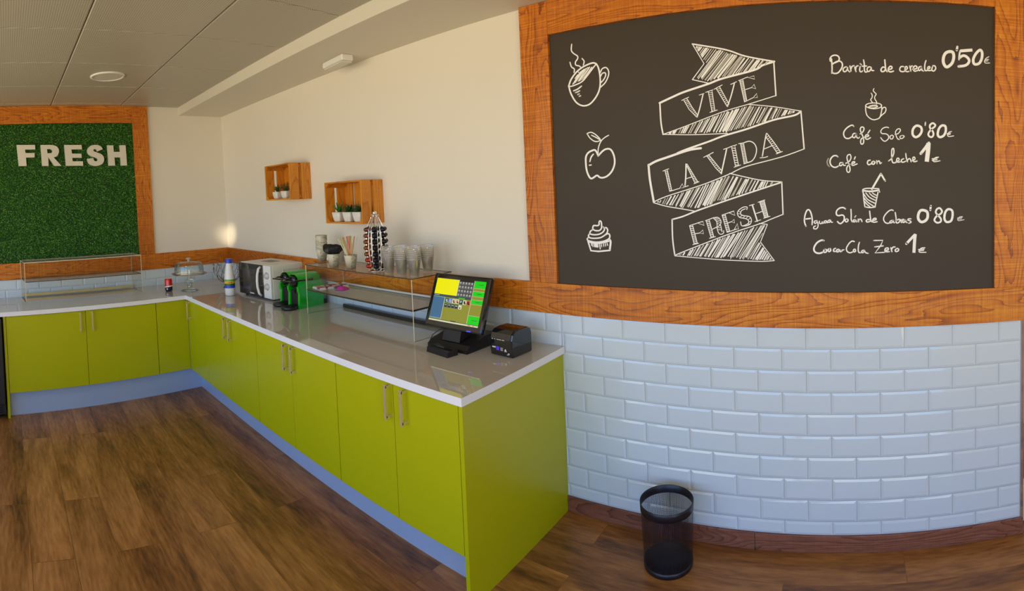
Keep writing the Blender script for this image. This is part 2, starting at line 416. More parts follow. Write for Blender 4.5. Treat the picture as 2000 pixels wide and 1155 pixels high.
# ------------------------------------------------------------------ mesh builder
class MB:
    def __init__(self):
        self.v = []; self.f = []; self.mi = []; self.sm = []

    def add(self, vs, fs, mi=0, smooth=False, mtx=None):
        o = len(self.v)
        for p in vs:
            p = Vector(p)
            self.v.append(mtx @ p if mtx else p)
        for q in fs:
            self.f.append([o + i for i in q]); self.mi.append(mi); self.sm.append(smooth)
        return self

    def box(self, x0, x1, y0, y1, z0, z1, mi=0, bev=0.0, mtx=None):
        if x0 > x1: x0, x1 = x1, x0
        if y0 > y1: y0, y1 = y1, y0
        if z0 > z1: z0, z1 = z1, z0
        if bev <= 0:
            vs = [(x, y, z) for x in (x0, x1) for y in (y0, y1) for z in (z0, z1)]
            return self.add(vs, [(0, 1, 3, 2), (4, 6, 7, 5), (0, 4, 5, 1), (2, 3, 7, 6), (0, 2, 6, 4), (1, 5, 7, 3)], mi, False, mtx)
        bm = bmesh.new()
        bmesh.ops.create_cube(bm, size=1)
        for q in bm.verts:
            q.co = Vector(((x0 + x1) / 2 + q.co.x * (x1 - x0), (y0 + y1) / 2 + q.co.y * (y1 - y0), (z0 + z1) / 2 + q.co.z * (z1 - z0)))
        bmesh.ops.bevel(bm, geom=list(bm.edges), offset=min(bev, 0.45 * min(x1 - x0, y1 - y0, z1 - z0)), segments=2, profile=0.5, affect='EDGES')
        bm.verts.index_update()
        self.add([q.co for q in bm.verts], [[w.index for w in g.verts] for g in bm.faces], mi, False, mtx)
        bm.free()
        return self

    def lathe(self, prof, n=24, mi=0, c=(0, 0, 0), smooth=True, mtx=None, cap0=False, cap1=False):
        vs = []; fs = []
        for (r, z) in prof:
            for k in range(n):
                a = 2 * PI * k / n
                vs.append((c[0] + r * math.cos(a), c[1] + r * math.sin(a), c[2] + z))
        for i in range(len(prof) - 1):
            for k in range(n):
                k2 = (k + 1) % n
                fs.append((i * n + k, i * n + k2, (i + 1) * n + k2, (i + 1) * n + k))
        self.add(vs, fs, mi, smooth, mtx)
        if cap0: self.add(vs[:n], [list(range(n))[::-1]], mi, False, mtx)
        if cap1: self.add(vs[-n:], [list(range(n))], mi, False, mtx)
        return self

    def tube(self, pts, r, n=8, mi=0, closed=False, mtx=None):
        P = [Vector(p) for p in pts]
        N = len(P); vs = []; fs = []
        up = None
        for i in range(N):
            a = P[(i - 1) % N] if (closed or i > 0) else P[i]
            b = P[(i + 1) % N] if (closed or i < N - 1) else P[i]
            t = (b - a).normalized()
            if up is None:
                up = t.cross(Vector((0, 0, 1)))
                if up.length < 1e-3: up = t.cross(Vector((1, 0, 0)))
            up = (up - t * up.dot(t)).normalized()
            w = t.cross(up)
            for k in range(n):
                a2 = 2 * PI * k / n
                vs.append(P[i] + r * (math.cos(a2) * up + math.sin(a2) * w))
        for i in range(N if closed else N - 1):
            j = (i + 1) % N
            for k in range(n):
                k2 = (k + 1) % n
                fs.append((i * n + k, i * n + k2, j * n + k2, j * n + k))
        self.add(vs, fs, mi, True, mtx)
        if not closed:
            self.add(vs[:n], [list(range(n))], mi, False, mtx); self.add(vs[-n:], [list(range(n))[::-1]], mi, False, mtx)
        return self

    def prism(self, poly, axis, a, b, mi=0, mtx=None, smooth=False):
        """extrude a 2-D polygon along axis (0,1,2) from a to b; poly in the other two axes in order"""
        def mk(p, t):
            if axis == 0: return (t, p[0], p[1])
            if axis == 1: return (p[0], t, p[1])
            return (p[0], p[1], t)
        n = len(poly)
        vs = [mk(p, a) for p in poly] + [mk(p, b) for p in poly]
        self.add(vs, [list(range(n)), list(range(n, 2 * n))[::-1]], mi, False, mtx)
        self.add(vs, [(i, i + n, (i + 1) % n + n, (i + 1) % n) for i in range(n)], mi, smooth, mtx)
        return self

    def build(self, name, mats, parent=None, recalc=True, loc=None):
        me = bpy.data.meshes.new(name)
        me.from_pydata(self.v, [], self.f)
        if not isinstance(mats, (list, tuple)): mats = [mats]
        for q in mats: me.materials.append(M[q] if isinstance(q, str) else q)
        me.polygons.foreach_set('material_index', self.mi)
        me.polygons.foreach_set('use_smooth', self.sm)
        if recalc:
            bm = bmesh.new(); bm.from_mesh(me)
            bmesh.ops.remove_doubles(bm, verts=bm.verts, dist=1e-6)
            bmesh.ops.recalc_face_normals(bm, faces=bm.faces)
            bm.to_mesh(me); bm.free()
        me.update()
        o = bpy.data.objects.new(name, me)
        COL.objects.link(o)
        if loc: o.location = loc
        if parent: o.parent = parent
        return o


def tag(o, label=None, cat=None, group=None, kind=None):
    if label: o['label'] = label
    if cat: o['category'] = cat
    if group: o['group'] = group
    if kind: o['kind'] = kind
    return o


def thing(name, label, cat, loc=(0, 0, 0), rz=0.0, group=None):
    o = bpy.data.objects.new(name, None)
    o.empty_display_size = 0.05
    COL.objects.link(o)
    o.location = loc; o.rotation_euler = (0, 0, rz)
    return tag(o, label, cat, group)


def dup(root, loc=None, rz=None, label=None, group=None):
    r = root.copy(); COL.objects.link(r)
    if loc is not None: r.location = loc
    if rz is not None: r.rotation_euler = (0, 0, rz)
    if label: r['label'] = label
    if group: r['group'] = group
    for ch in list(root.children):
        c = ch.copy(); COL.objects.link(c); c.parent = r
        for g in list(ch.children):
            d = g.copy(); COL.objects.link(d); d.parent = c
    return r


def structure(o, label=None):
    o['kind'] = 'structure'
    if label: o['label'] = label
    return o


AZ = PHI   # rotation of things that stand square to the left wall: local x = out of the wall, local y = towards the corner

# ================================================================== THE ROOM
XR, YF = 7.0, YF0
b = MB().box(-0.9, XR + 0.1, YF - 0.1, 1.2, -0.06, 0.0)
structure(b.build('floor', 'floor'), 'brown oak laminate plank floor')

# back wall (with the chalkboard); it ends at a free corner on the right
b = MB().box(-0.3, 5.645, 0.0, 0.12, 0.0, 3.0)
wall_back = structure(b.build('wall_back', 'paint'), 'cream painted wall')
# left wall, not quite square to it
mA = Matrix.Rotation(PHI, 4, 'Z')
b = MB().box(-0.12, 0.0, -6.0, 0.2, 0.0, 3.0, mtx=mA)
wall_left = structure(b.build('wall_left', 'paint'), 'cream painted wall')
b = MB()
b.box(-0.9, 0.75, YF - 0.12, YF, 0.0, 3.0); b.box(6.1, XR + 0.1, YF - 0.12, YF, 0.0, 3.0)
b.box(0.75, 6.1, YF - 0.12, YF, 2.65, 3.0); b.box(0.75, 6.1, YF - 0.12, YF, 0.0, 0.25)
structure(b.build('wall_front', 'paint'))
b = MB()
for x in (0.75, 2.52, 4.3, 6.04): b.box(x, x + 0.06, YF - 0.08, YF - 0.02, 0.25, 2.65)
b.box(0.75, 6.1, YF - 0.08, YF - 0.02, 2.58, 2.65); b.box(0.75, 6.1, YF - 0.08, YF - 0.02, 0.25, 0.32)
structure(b.build('window_1', 'fridge'))
b = MB()
b.box(XR, XR + 0.12, YF, -3.75, 0, 3.0); b.box(XR, XR + 0.12, -2.05, 1.2, 0, 3.0); b.box(XR, XR + 0.12, -3.75, -2.05, 2.25, 3.0)
structure(b.build('wall_right', 'paint'))
b = MB().box(5.645, XR + 0.1, 1.0, 1.12, 0, 3.0)
structure(b.build('wall_recess', 'paint'))

# suspended ceiling: square perforated metal tiles in rows
b = MB()
ys = [0.02, -0.405, -1.045, -1.69, -2.335, -2.98, -3.625, -4.27, -4.915, -5.1]
dcol = [-0.52, 0.115, 0.745, 1.37, 1.995, 2.62, 3.245, 3.87, 4.495, 5.12, 5.745, 6.37, 6.995, 7.62, 8.2]
G = 0.0028


def skew(d, y): return d + ANG * (-y)


for i in range(len(ys) - 1):
    for j in range(len(dcol) - 1):
        y1, y0 = ys[i] - G, ys[i + 1] + G
        d0, d1 = dcol[j] + G, dcol[j + 1] - G
        z = ZC + random.uniform(-0.0012, 0.0012)
        e = 0.006
        o4 = [(skew(d0, y0), y0, z + 0.004), (skew(d1, y0), y0, z + 0.004), (skew(d1, y1), y1, z + 0.004), (skew(d0, y1), y1, z + 0.004)]
        i4 = [(skew(d0 + e, y0 + e), y0 + e, z), (skew(d1 - e, y0 + e), y0 + e, z), (skew(d1 - e, y1 - e), y1 - e, z), (skew(d0 + e, y1 - e), y1 - e, z)]
        t4 = [(p[0], p[1], z + 0.02) for p in o4]
        b.add(o4 + i4 + t4, [(4, 5, 6, 7), (0, 1, 5, 4), (1, 2, 6, 5), (2, 3, 7, 6), (3, 0, 4, 7), (8, 9, 1, 0), (9, 10, 2, 1), (10, 11, 3, 2), (11, 8, 0, 3)], 0)
b.box(-0.9, 8.3, YF - 0.1, 1.2, ZC + 0.02, ZC + 0.03, mi=1)
structure(b.build('ceiling', ['ceiling', 'grille'], recalc=True), 'grey perforated square metal ceiling tiles')
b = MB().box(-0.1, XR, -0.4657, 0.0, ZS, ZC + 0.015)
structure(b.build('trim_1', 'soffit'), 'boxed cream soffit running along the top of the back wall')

# wooden dado rails
b = MB().box(0.0, 5.645, -0.022, 0.0, ZT, ZB2, bev=0.002)
structure(b.build('trim_2', 'wood_x'), 'orange stained timber rail along the back wall')
b = MB().box(0.0, 0.022, -3.2, -0.004, ZT, ZB2, bev=0.002)
o = b.build('trim_3', 'wood_y'); o.rotation_euler = (0, 0, PHI)
structure(o, 'orange stained timber rail along the left wall')
# skirting board in two lengths
b = MB()
b.box(3.62, 4.505, -0.014, 0.0, 0.0, 0.080, bev=0.002); b.box(4.508, 5.645, -0.014, 0.0, 0.0, 0.080, bev=0.002)
structure(b.build('baseboard_back', 'base_wood'), 'dark brown wood skirting')
b = MB().box(5.632, 5.646, -0.011, 0.0, 0.080, ZT, bev=0.001)
structure(b.build('trim_4', 'chrome'), 'slim metal edge strip closing the tiling')


def tiles(b, x0, x1, z0, ztop, first, H=0.1, Wd=0.2, side=1):
    row = 0
    z = ztop
    while z > z0 + 0.004:
        za = max(z - H, z0)
        x = first + (Wd / 2 if row % 2 else 0) - Wd * 40
        while x < x1:
            a, c = max(x, x0), min(x + Wd, x1)
            if c - a > 0.006:
                g = 0.0011; e = 0.011
                a2, c2, zz0, zz1 = a + g, c - g, za + g, z - g
                ei = min(e, (c2 - a2) * 0.4); ej = min(e, (zz1 - zz0) * 0.4)
                tx, tz = random.uniform(-1, 1) * 0.00035, random.uniform(-1, 1) * 0.0003
                y0, y1 = -0.0052, -0.0085
                ot = [(a2, y0, zz0), (c2, y0, zz0), (c2, y0, zz1), (a2, y0, zz1)]
                it = [(a2 + ei, y1 - tx - tz, zz0 + ej), (c2 - ei, y1 + tx - tz, zz0 + ej), (c2 - ei, y1 + tx + tz, zz1 - ej), (a2 + ei, y1 - tx + tz, zz1 - ej)]
                b.add(ot + it, [(4, 5, 6, 7), (0, 1, 5, 4), (1, 2, 6, 5), (2, 3, 7, 6), (3, 0, 4, 7)], 0)
            x += Wd
        z -= H; row += 1
    b.box(x0, x1, -0.0040, -0.0005, z0, ztop, mi=1)


b = MB()
X0T = 3.7328
tiles(b, 0.012, 3.62, 0.84, ZT, X0T)
tiles(b, 3.62, 5.632, 0.080, ZT, X0T)
o = b.build('trim_5', ['tile', 'grout'], recalc=False)
structure(o, 'white bevelled brick tiles on the back wall below the timber rail')
b = MB()
tiles(b, -3.2, -0.01, 0.84, ZT, -0.09)
o = b.build('trim_6', ['tile', 'grout'], recalc=False)
o.rotation_euler = (0, 0, PHI + PI / 2)
structure(o, 'white bevelled brick tiles on the left wall below the timber rail')

# ================================================================== GRASS SIGN ON THE LEFT WALL
SG0, SG1 = 0.9457, 2.95
b = MB().box(0.0, 0.006, -SG1, -SG0, ZB2, 2.5510)
gp = b.build('grass_panel', [mat('turf_backing', (0.006, 0.035, 0.004), 0.9)])
gp.rotation_euler = (0, 0, PHI)
tag(gp, 'orange-framed green artificial grass panel on the left wall behind the white letters', 'grass panel')
b = MB()
for k in range(62000):
    y = -random.uniform(SG0 + 0.002, 2.42); z = random.uniform(ZB2 + 0.004, 2.549)
    L = random.uniform(0.010, 0.017); w = random.uniform(0.0012, 0.0022)
    a = random.uniform(0, 2 * PI); lean = random.uniform(0.25, 1.1)
    dy, dz = math.cos(a) * math.sin(lean), math.sin(a) * math.sin(lean) - 0.15
    px, pz = -math.sin(a) * w, math.cos(a) * w
    b.v += [Vector((0.006, y - px, z - pz)), Vector((0.006, y + px, z + pz)), Vector((0.006 + L * math.cos(lean), y + dy * L, z + dz * L))]
    n = len(b.v); b.f.append([n - 3, n - 2, n - 1]); b.mi.append(0); b.sm.append(False)
o = b.build('grass_pile', 'turf', gp, recalc=False)
tag(o, kind='stuff')

MB().box(0.0, 0.024, -0.9457, -0.7937, ZB2 + 0.0005, ZC - 0.002, bev=0.002).build('frame_side_plank', 'wood_z', gp)['label'] = 'upright orange timber frame plank'
MB().box(0.0, 0.024, -SG1, -0.9465, 2.5515, ZC - 0.002, bev=0.002).build('frame_top_plank', 'wood_y', gp)['label'] = 'orange timber frame plank along the top'

# the big letters (outlines measured on the wall)
LET = {
    'F': ['218,555 455,555 460,612 325,615 332,660 450,660 450,717 338,720 347,828 247,830'],
    'R': ['530,555 655,555 700,558 740,575 765,608 769,645 755,685 735,705 700,718 800,826 712,828 628,712 633,828 553,828', '612,608 655,608 680,622 686,640 672,660 618,664'],
    'E': ['840,555 1062,555 1068,611 930,613 937,668 1060,668 1065,722 942,723 947,768 1080,768 1083,825 863,826'],
    'H': ['1400,560 1475,560 1482,645 1568,645 1560,558 1635,558 1655,822 1580,823 1572,716 1490,717 1500,823 1420,825'],
}


def lp(s): return [tuple(float(q) for q in p.split(',')) for p in s.split()]


def catmull(P, closed=False, n=6):
    out = []
    N = len(P)
    if N < 3: return list(P)
    for i in range(N if closed else N - 1):
        p1, p2 = P[i], P[(i + 1) % N]
        p0 = P[i - 1] if (closed or i > 0) else p1
        p3 = P[(i + 2) % N] if (closed or i + 2 < N) else p2
        for k in range(n):
            t = k / n
            out.append(tuple(0.5 * (2 * p1[c] + (p2[c] - p0[c]) * t + (2 * p0[c] - 5 * p1[c] + 4 * p2[c] - p3[c]) * t * t + (3 * p1[c] - p0[c] - 3 * p2[c] + p3[c]) * t ** 3) for c in (0, 1)))
    if not closed: out.append(P[-1])
    return out


def offset_strip(P, w, closed=False):
    Lp, Rp = [], []
    N = len(P)
    for i in range(N):
        a = P[i - 1] if (closed or i > 0) else P[i]
        c = P[(i + 1) % N] if (closed or i < N - 1) else P[i]
        dx, dy = c[0] - a[0], c[1] - a[1]
        l = math.hypot(dx, dy) or 1
        nx, ny = -dy / l * w / 2, dx / l * w / 2
        Lp.append((P[i][0] + nx, P[i][1] + ny)); Rp.append((P[i][0] - nx, P[i][1] - ny))
    return Lp, Rp


LET['S'] = [' '.join('%f,%f' % p for p in catmull(lp('1338,610 1320,580 1285,560 1235,554 1185,565 1150,595 1140,635 1155,675 1200,705 1245,720 1272,738 1272,757 1248,768 1225,758 1215,725'), False, 4) + catmull(lp('1140,735 1150,780 1185,815 1245,828 1310,815 1345,785 1356,745 1345,700 1310,670 1255,650 1222,636 1218,620 1235,608 1256,616 1268,640'), False, 4))]
TURF = 0.017
for ch in 'FRESH':
    polys = [[onA(p[0] * 0.15, 200 + p[1] * 0.15, TURF + 0.02) for p in lp(s)] for s in LET[ch]]
    cx = sum(p[0] for p in polys[0]) / len(polys[0]); cz = min(p[1] for p in polys[0])
    bm = bmesh.new()
    edges = []
    for poly in polys:
        vs = [bm.verts.new((TURF + 0.02, -p[0], p[1])) for p in poly]
        edges += [bm.edges.new((vs[i], vs[(i + 1) % len(vs)])) for i in range(len(vs))]
    res = bmesh.ops.triangle_fill(bm, use_beauty=True, use_dissolve=False, edges=edges)
    faces = [f for f in bm.faces]
    ex = bmesh.ops.extrude_face_region(bm, geom=faces)
    for g in ex['geom']:
        if isinstance(g, bmesh.types.BMVert): g.co.x -= 0.028
    bmesh.ops.recalc_face_normals(bm, faces=bm.faces)
    me = bpy.data.meshes.new('sign_letter')
    bm.to_mesh(me); bm.free()
    me.materials.append(M['letter'])
    o = bpy.data.objects.new('sign_letter', me); COL.objects.link(o)
    o.rotation_euler = (0, 0, PHI)
    nth = {'F': 'first letter of the word', 'R': 'between the F and the E', 'E': 'middle letter of the word', 'S': 'between the E and the H', 'H': 'last letter of the word'}[ch]
    tag(o, 'thick white letter %s on the green grass panel, %s' % (ch, nth), 'letter', 'white sign letters on the grass')

# ================================================================== CHALKBOARD
cb = thing('chalkboard', 'large dark chalkboard menu in an orange timber frame with white drawings and prices', 'chalkboard', (0, 0, 0))
MB().box(3.619, 5.5064, -0.010, 0.0, ZB2 + 0.001, ZBT).build('board', 'board', cb)
YCH = -0.0112


class Chalk:
    """flat chalk lines lying on the board; coordinates are read off and laid back on the board's plane"""
    def __init__(self, x0, y0, sc): self.x0, self.y0, self.s = x0, y0, sc; self.b = MB(); self.k = 0

    def at(self, p):
        q = ony(self.x0 + p[0] / self.s, self.y0 + p[1] / self.s, YCH - 0.00002 * (self.k % 20))
        return q

    def frame(self, x0, y0, sc): self.x0, self.y0, self.s = x0, y0, sc; return self

    def line(self, s, w, closed=False, smooth=True, mi=0, caps=True):
        self.k += 1
        P = lp(s) if isinstance(s, str) else s
        if len(P) > 2 and smooth: P = catmull(P, closed, 5)
        Lp, Rp = offset_strip(P, w, closed)
        n = len(P)
        vs = [self.at(p) for p in Lp] + [self.at(p) for p in Rp]
        m = n if closed else n - 1
        self.b.add(vs, [(i, (i + 1) % n, n + (i + 1) % n, n + i) for i in range(m)], mi)
        if caps and not closed:
            for e in (P[0], P[-1]):
                self.b.add([self.at((e[0] + w / 2 * math.cos(2 * PI * k / 10), e[1] + w / 2 * math.sin(2 * PI * k / 10))) for k in range(10)], [list(range(10))], mi)
        return self

    def many(self, s, w, **kw):
        for q in s.split('|'): self.line(q.strip(), w, **kw)
        return self

    def hatch(self, poly, ang, sp, w, mi=0, jit=0.35):
        P = lp(poly); c, s_ = math.cos(ang), math.sin(ang)
        offs = [-p[0] * s_ + p[1] * c for p in P]
        o = min(offs) + sp * 0.6
        while o < max(offs):
            hits = []
            aj = ang + random.uniform(-0.05, 0.05)
            c2, s2 = math.cos(aj), math.sin(aj)
            mid = (sum(p[0] for p in P) / len(P), sum(p[1] for p in P) / len(P))
            base = -mid[0] * s_ + mid[1] * c
            ox, oy = mid[0] - s_ * (o - base), mid[1] + c * (o - base)
            for i in range(len(P)):
                (x1, y1), (x2, y2) = P[i], P[(i + 1) % len(P)]
                den = (x2 - x1) * s2 - (y2 - y1) * c2
                if abs(den) < 1e-9: continue
                t = ((ox - x1) * s2 - (oy - y1) * c2) / den
                if 0 <= t <= 1:
                    hx, hy = x1 + t * (x2 - x1), y1 + t * (y2 - y1)
                    hits.append(((hx - ox) * c2 + (hy - oy) * s2, hx, hy))
            hits.sort()
            for i in range(0, len(hits) - 1, 2):
                (t0, xa, ya), (t1, xb, yb) = hits[i], hits[i + 1]
                if t1 - t0 > w * 1.5:
                    i0, i1 = random.uniform(0.0, 0.10), 1 - random.uniform(0.0, 0.05)
                    self.line([(xa + (xb - xa) * i0, ya + (yb - ya) * i0), (xa + (xb - xa) * i1, ya + (yb - ya) * i1)], w * random.uniform(0.8, 2.0), mi=random.choice((mi, mi, mi, 1)), caps=False)
            o += sp * random.uniform(1 - jit, 1 + jit)
        return self

    def done(self, name, label):
        o = self.b.build(name, ['chalk', 'chalk_soft', 'ghost'], cb, recalc=False)
        o['label'] = label
        return o


# --- steaming mug, apple, cupcake
c = Chalk(1095, 75, 8.25)
c.many('178,95 172,190 205,240 270,285 272,330 240,380 245,430 300,445 325,470|150,385 175,460 220,495 215,550|345,325 378,370 365,430', 20)
c.many('575,410 520,395 430,425 330,480 240,560 165,670 130,770|130,770 170,900 250,1030 350,1085 450,1070 530,1000 600,890 635,770 635,620 610,480 575,410', 25)
c.many('130,775 200,765 340,700 430,600 520,480 575,410|640,550 670,490 730,470 770,520 770,600 720,710 640,790|645,610 670,565 715,555 725,600 690,670 645,715', 20)
c.many('210,845 270,820 335,770|240,875 275,862 305,845|275,905 300,895|300,935 320,925', 22)
c.hatch('180,750 215,670 270,590 340,510 440,460 540,450 480,530 400,630 320,700', -1.0, 11, 8)
c.many('280,530 300,560 345,520 410,490 470,460', 10)
c.done('mug_drawing', 'chalk drawing of a tilted steaming mug')
c = Chalk(1125, 250, 10.5)
c.many('225,115 300,90 370,115 450,180 500,235|225,115 280,200 360,265 430,280 510,255|320,150 420,200 510,255|670,150 600,190 530,250 480,340 455,440 455,520', 22)
c.line('455,575 430,510 390,455 330,465 250,510 205,590 200,700 215,850 250,960 300,1035 350,1025 430,975 490,1015 560,1020 650,980 740,880 790,740 785,600 740,480 680,430 600,440 530,490 455,575', 36)
c.many('355,540 310,600 285,690|275,765 310,760', 28)
c.done('apple_drawing', 'chalk drawing of an apple with a leaf')
c = Chalk(1130, 420, 14.44)
c.line('430,300 500,302 550,298 580,265 578,205 605,168 640,205 650,290 645,375 585,440 470,440 405,400 405,340', 40, closed=True)
c.many('390,420 330,470 330,535 440,560 580,545 690,480 730,400 700,340|310,530 280,590 320,645 450,660 620,640 740,570 805,500 820,420 780,360 730,370|270,640 245,690 300,735 500,770 700,745 830,690 880,630 870,550 820,530 760,560', 40)
c.many('265,740 350,1010 560,1030 885,1000', 44, smooth=False)
c.many('870,690 905,760 880,990|300,760 500,795 700,775 870,730', 54)
c.many('590,820 612,960|640,820 652,905|700,810 712,890|752,800 765,880|805,800 822,862', 30)
c.hatch('340,790 560,820 560,930 380,900', 1.35, 26, 16)
c.done('cupcake_drawing', 'chalk drawing of a cupcake')

# --- ribbon banner with lettering
c = Chalk(1240, 60, 4.811)
c.many('540,125 850,178 1040,240 1310,290', 14); c.many('540,125 650,310 540,460|540,460 690,493', 9, smooth=False)
c.line('232,680 350,625 460,577 690,500 820,450 1120,370 1200,325 1310,290', 19); c.line('1305,290 1325,610', 13); c.line('1325,610 1070,690 820,765 470,900 265,975', 8)
c.line('235,680 245,860 265,975', 14); c.many('1070,693 1310,715 1555,755|265,975 550,978 870,965', 8)
c.line('1555,760 1500,795 1300,840 1050,925 830,990 700,1040 500,1110 400,1150', 17); c.line('1560,755 1590,1110', 13)
c.hatch('560,140 850,190 1040,250 1290,295 1195,330 1110,370 820,450 690,485 560,455 665,315', -0.92, 15, 6.5)
c.hatch('285,970 470,905 820,772 1070,700 1310,722 1530,760 1300,832 1050,912 870,958 550,970', -1.08, 16, 6.5)
c.frame(1240, 290, 4.811)
c.line('620,-2 500,18 300,85 200,120 130,158', 21); c.line('1590,5 1380,80 1060,165 950,210 890,240 640,340 300,450 175,505', 9)
c.line('128,155 142,300 178,505', 20); c.many('890,235 1020,265 1190,300 1380,315|175,510 300,545 450,570 560,590', 9)
c.line('1380,318 1130,400 860,490 600,580 450,640 350,668', 14); c.line('1380,318 1392,620', 12); c.line('1392,620 1280,665 1170,710 900,800 560,930 375,1005', 9)
c.line('350,668 355,850 375,1005', 13); c.many('1170,705 1245,715|1245,715 1180,880 1310,1055', 8, smooth=False); c.line('375,1010 600,1030 860,1050 1180,1062 1310,1055', 8)
c.hatch('200,505 300,462 640,350 890,248 1020,275 1190,308 1350,320 1130,392 860,480 600,568 450,562 300,537', -1.08, 16, 6.5)
c.hatch('400,1003 560,940 900,810 1170,718 1235,722 1170,880 1295,1048 1180,1054 860,1042 600,1022', -1.02, 16, 6.5)
c.done('ribbon_drawing', 'chalk drawing of a folded ribbon banner')


def ticks(c, a0, a1, b0, b1, n, w=5):
    for k in range(n):
        t = (k + 0.3) / n; t2 = (k + 0.9) / n
        c.line([(a0[0] + (a1[0] - a0[0]) * t, a0[1] + (a1[1] - a0[1]) * t), (b0[0] + (b1[0] - b0[0]) * t2, b0[1] + (b1[1] - b0[1]) * t2)], w, mi=0, caps=False)


c = Chalk(1240, 60, 4.811)
c.many('440,655 505,625|605,605 650,590|665,580 735,555|705,768 775,745|745,550 820,510|900,505 955,480|975,470 1060,435|1030,670 1110,630|1035,555 1095,535', 7)
c.many('585,812 612,720 640,600|870,712 905,610 935,495', 11)
c.many('460,655 510,740 580,812|490,640 535,715 590,795|690,575 725,765|725,568 752,755|765,545 865,710|797,530 885,690|985,470 1030,670|1015,462 1052,660', 7, smooth=False)
ticks(c, (460, 655), (580, 812), (490, 640), (590, 795), 11); ticks(c, (690, 575), (725, 765), (725, 568), (752, 755), 11); ticks(c, (765, 545), (865, 710), (797, 530), (885, 690), 10); ticks(c, (985, 470), (1030, 670), (1015, 462), (1052, 660), 20)
c.many('1060,440 1120,425 1125,455|1095,535 1120,505 1135,545|1110,632 1145,590 1150,628', 7, closed=True, smooth=False)
c.done('lettering', 'chalk word VIVE')
c = Chalk(1260, 270, 7.7)
c.many('270,495 355,460|370,800 520,755|590,735 650,715|735,685 810,655|615,610 700,585', 12)
c.many('300,490 370,800|335,485 400,785|615,395 750,675|630,390 790,655', 12, smooth=False); c.line('615,390 612,560 600,715', 20)
c.line('520,750 560,685 580,745', 11, closed=True, smooth=False)
ticks(c, (300, 490), (370, 800), (335, 485), (400, 785), 12, 9); ticks(c, (625, 415), (750, 675), (640, 410), (790, 655), 10, 9)
c.frame(1360, 240, 7.7)
c.many('110,520 255,445|410,400 495,370|500,365 605,330|568,668 665,635|635,315 720,300', 12)
c.many('155,495 290,680 375,765|190,485 300,620 385,725|530,365 590,660|580,355 635,640|665,315 720,615|710,310 765,600', 11, smooth=False)
c.line('375,765 420,560 455,400', 20); c.line('720,298 800,277 870,312 905,390 890,490 840,570 765,600 715,615', 15)
ticks(c, (155, 495), (375, 765), (190, 485), (385, 725), 11, 9); ticks(c, (530, 365), (590, 660), (580, 355), (635, 640), 8, 12); ticks(c, (665, 315), (720, 615), (710, 310), (765, 600), 16, 8)
c.frame(1450, 200, 7.7)
c.line('360,470 335,600 300,812', 17); c.many('265,835 330,830 380,815|510,775 600,740|320,705 440,655', 12)
c.many('352,520 440,640 530,772|368,465 480,610 575,748', 12); ticks(c, (352, 520), (530, 772), (378, 480), (575, 748), 10, 9)
c.done('lettering', 'chalk words LA VIDA')
c = Chalk(1300, 380, 7.7)
c.many('410,755 495,735|360,470 480,430 560,405|450,590 510,580|600,395 720,350|660,660 750,635|850,310 1025,250|935,430 990,410|925,570 1070,520', 12, smooth=False)
c.many('360,470 430,750|405,460 478,740|610,395 685,655|655,380 725,640|850,310 925,570|895,300 965,555', 12)
c.many('490,435 560,405 580,465|510,582 560,535 570,590|960,280 1025,250 1045,315|990,412 1030,375 1035,430', 11, closed=True, smooth=False)
ticks(c, (360, 470), (430, 750), (405, 460), (478, 740), 9, 12); ticks(c, (610, 395), (685, 655), (655, 380), (725, 640), 9, 12); ticks(c, (850, 310), (925, 570), (895, 300), (965, 555), 9, 12)
c.many('720,350 790,347 832,400 820,460 770,490 700,525|722,360 768,410 775,480|770,490 795,575 830,600 870,582 872,545|830,470 848,560', 12)
c.many('735,355 800,365|745,375 820,395|760,400 828,425|770,430 822,455|785,500 835,500|790,530 842,535', 8)
c.frame(1400, 370, 7.7)
c.many('265,600 310,515 325,600', 11, closed=True, smooth=False)
c.many('450,305 455,268 400,268 335,310 310,360 340,420 430,440 475,468 470,515 380,550 358,490|430,292 372,320 358,370 400,395 490,410 520,460 505,520 450,547 385,552', 13)
c.many('325,330 365,345|315,365 362,372|345,415 385,392|395,430 420,402|440,438 465,410|470,460 505,430|475,495 518,480|450,525 500,520', 8)
c.many('490,245 560,225|575,485 660,460|590,365 690,330|620,195 720,160|705,435 800,405|645,190 720,430|710,165 772,412', 12)
c.line('535,240 610,480', 21); ticks(c, (645, 190), (720, 430), (710, 165), (772, 412), 14, 11)
c.done('lettering', 'chalk word FRESH')

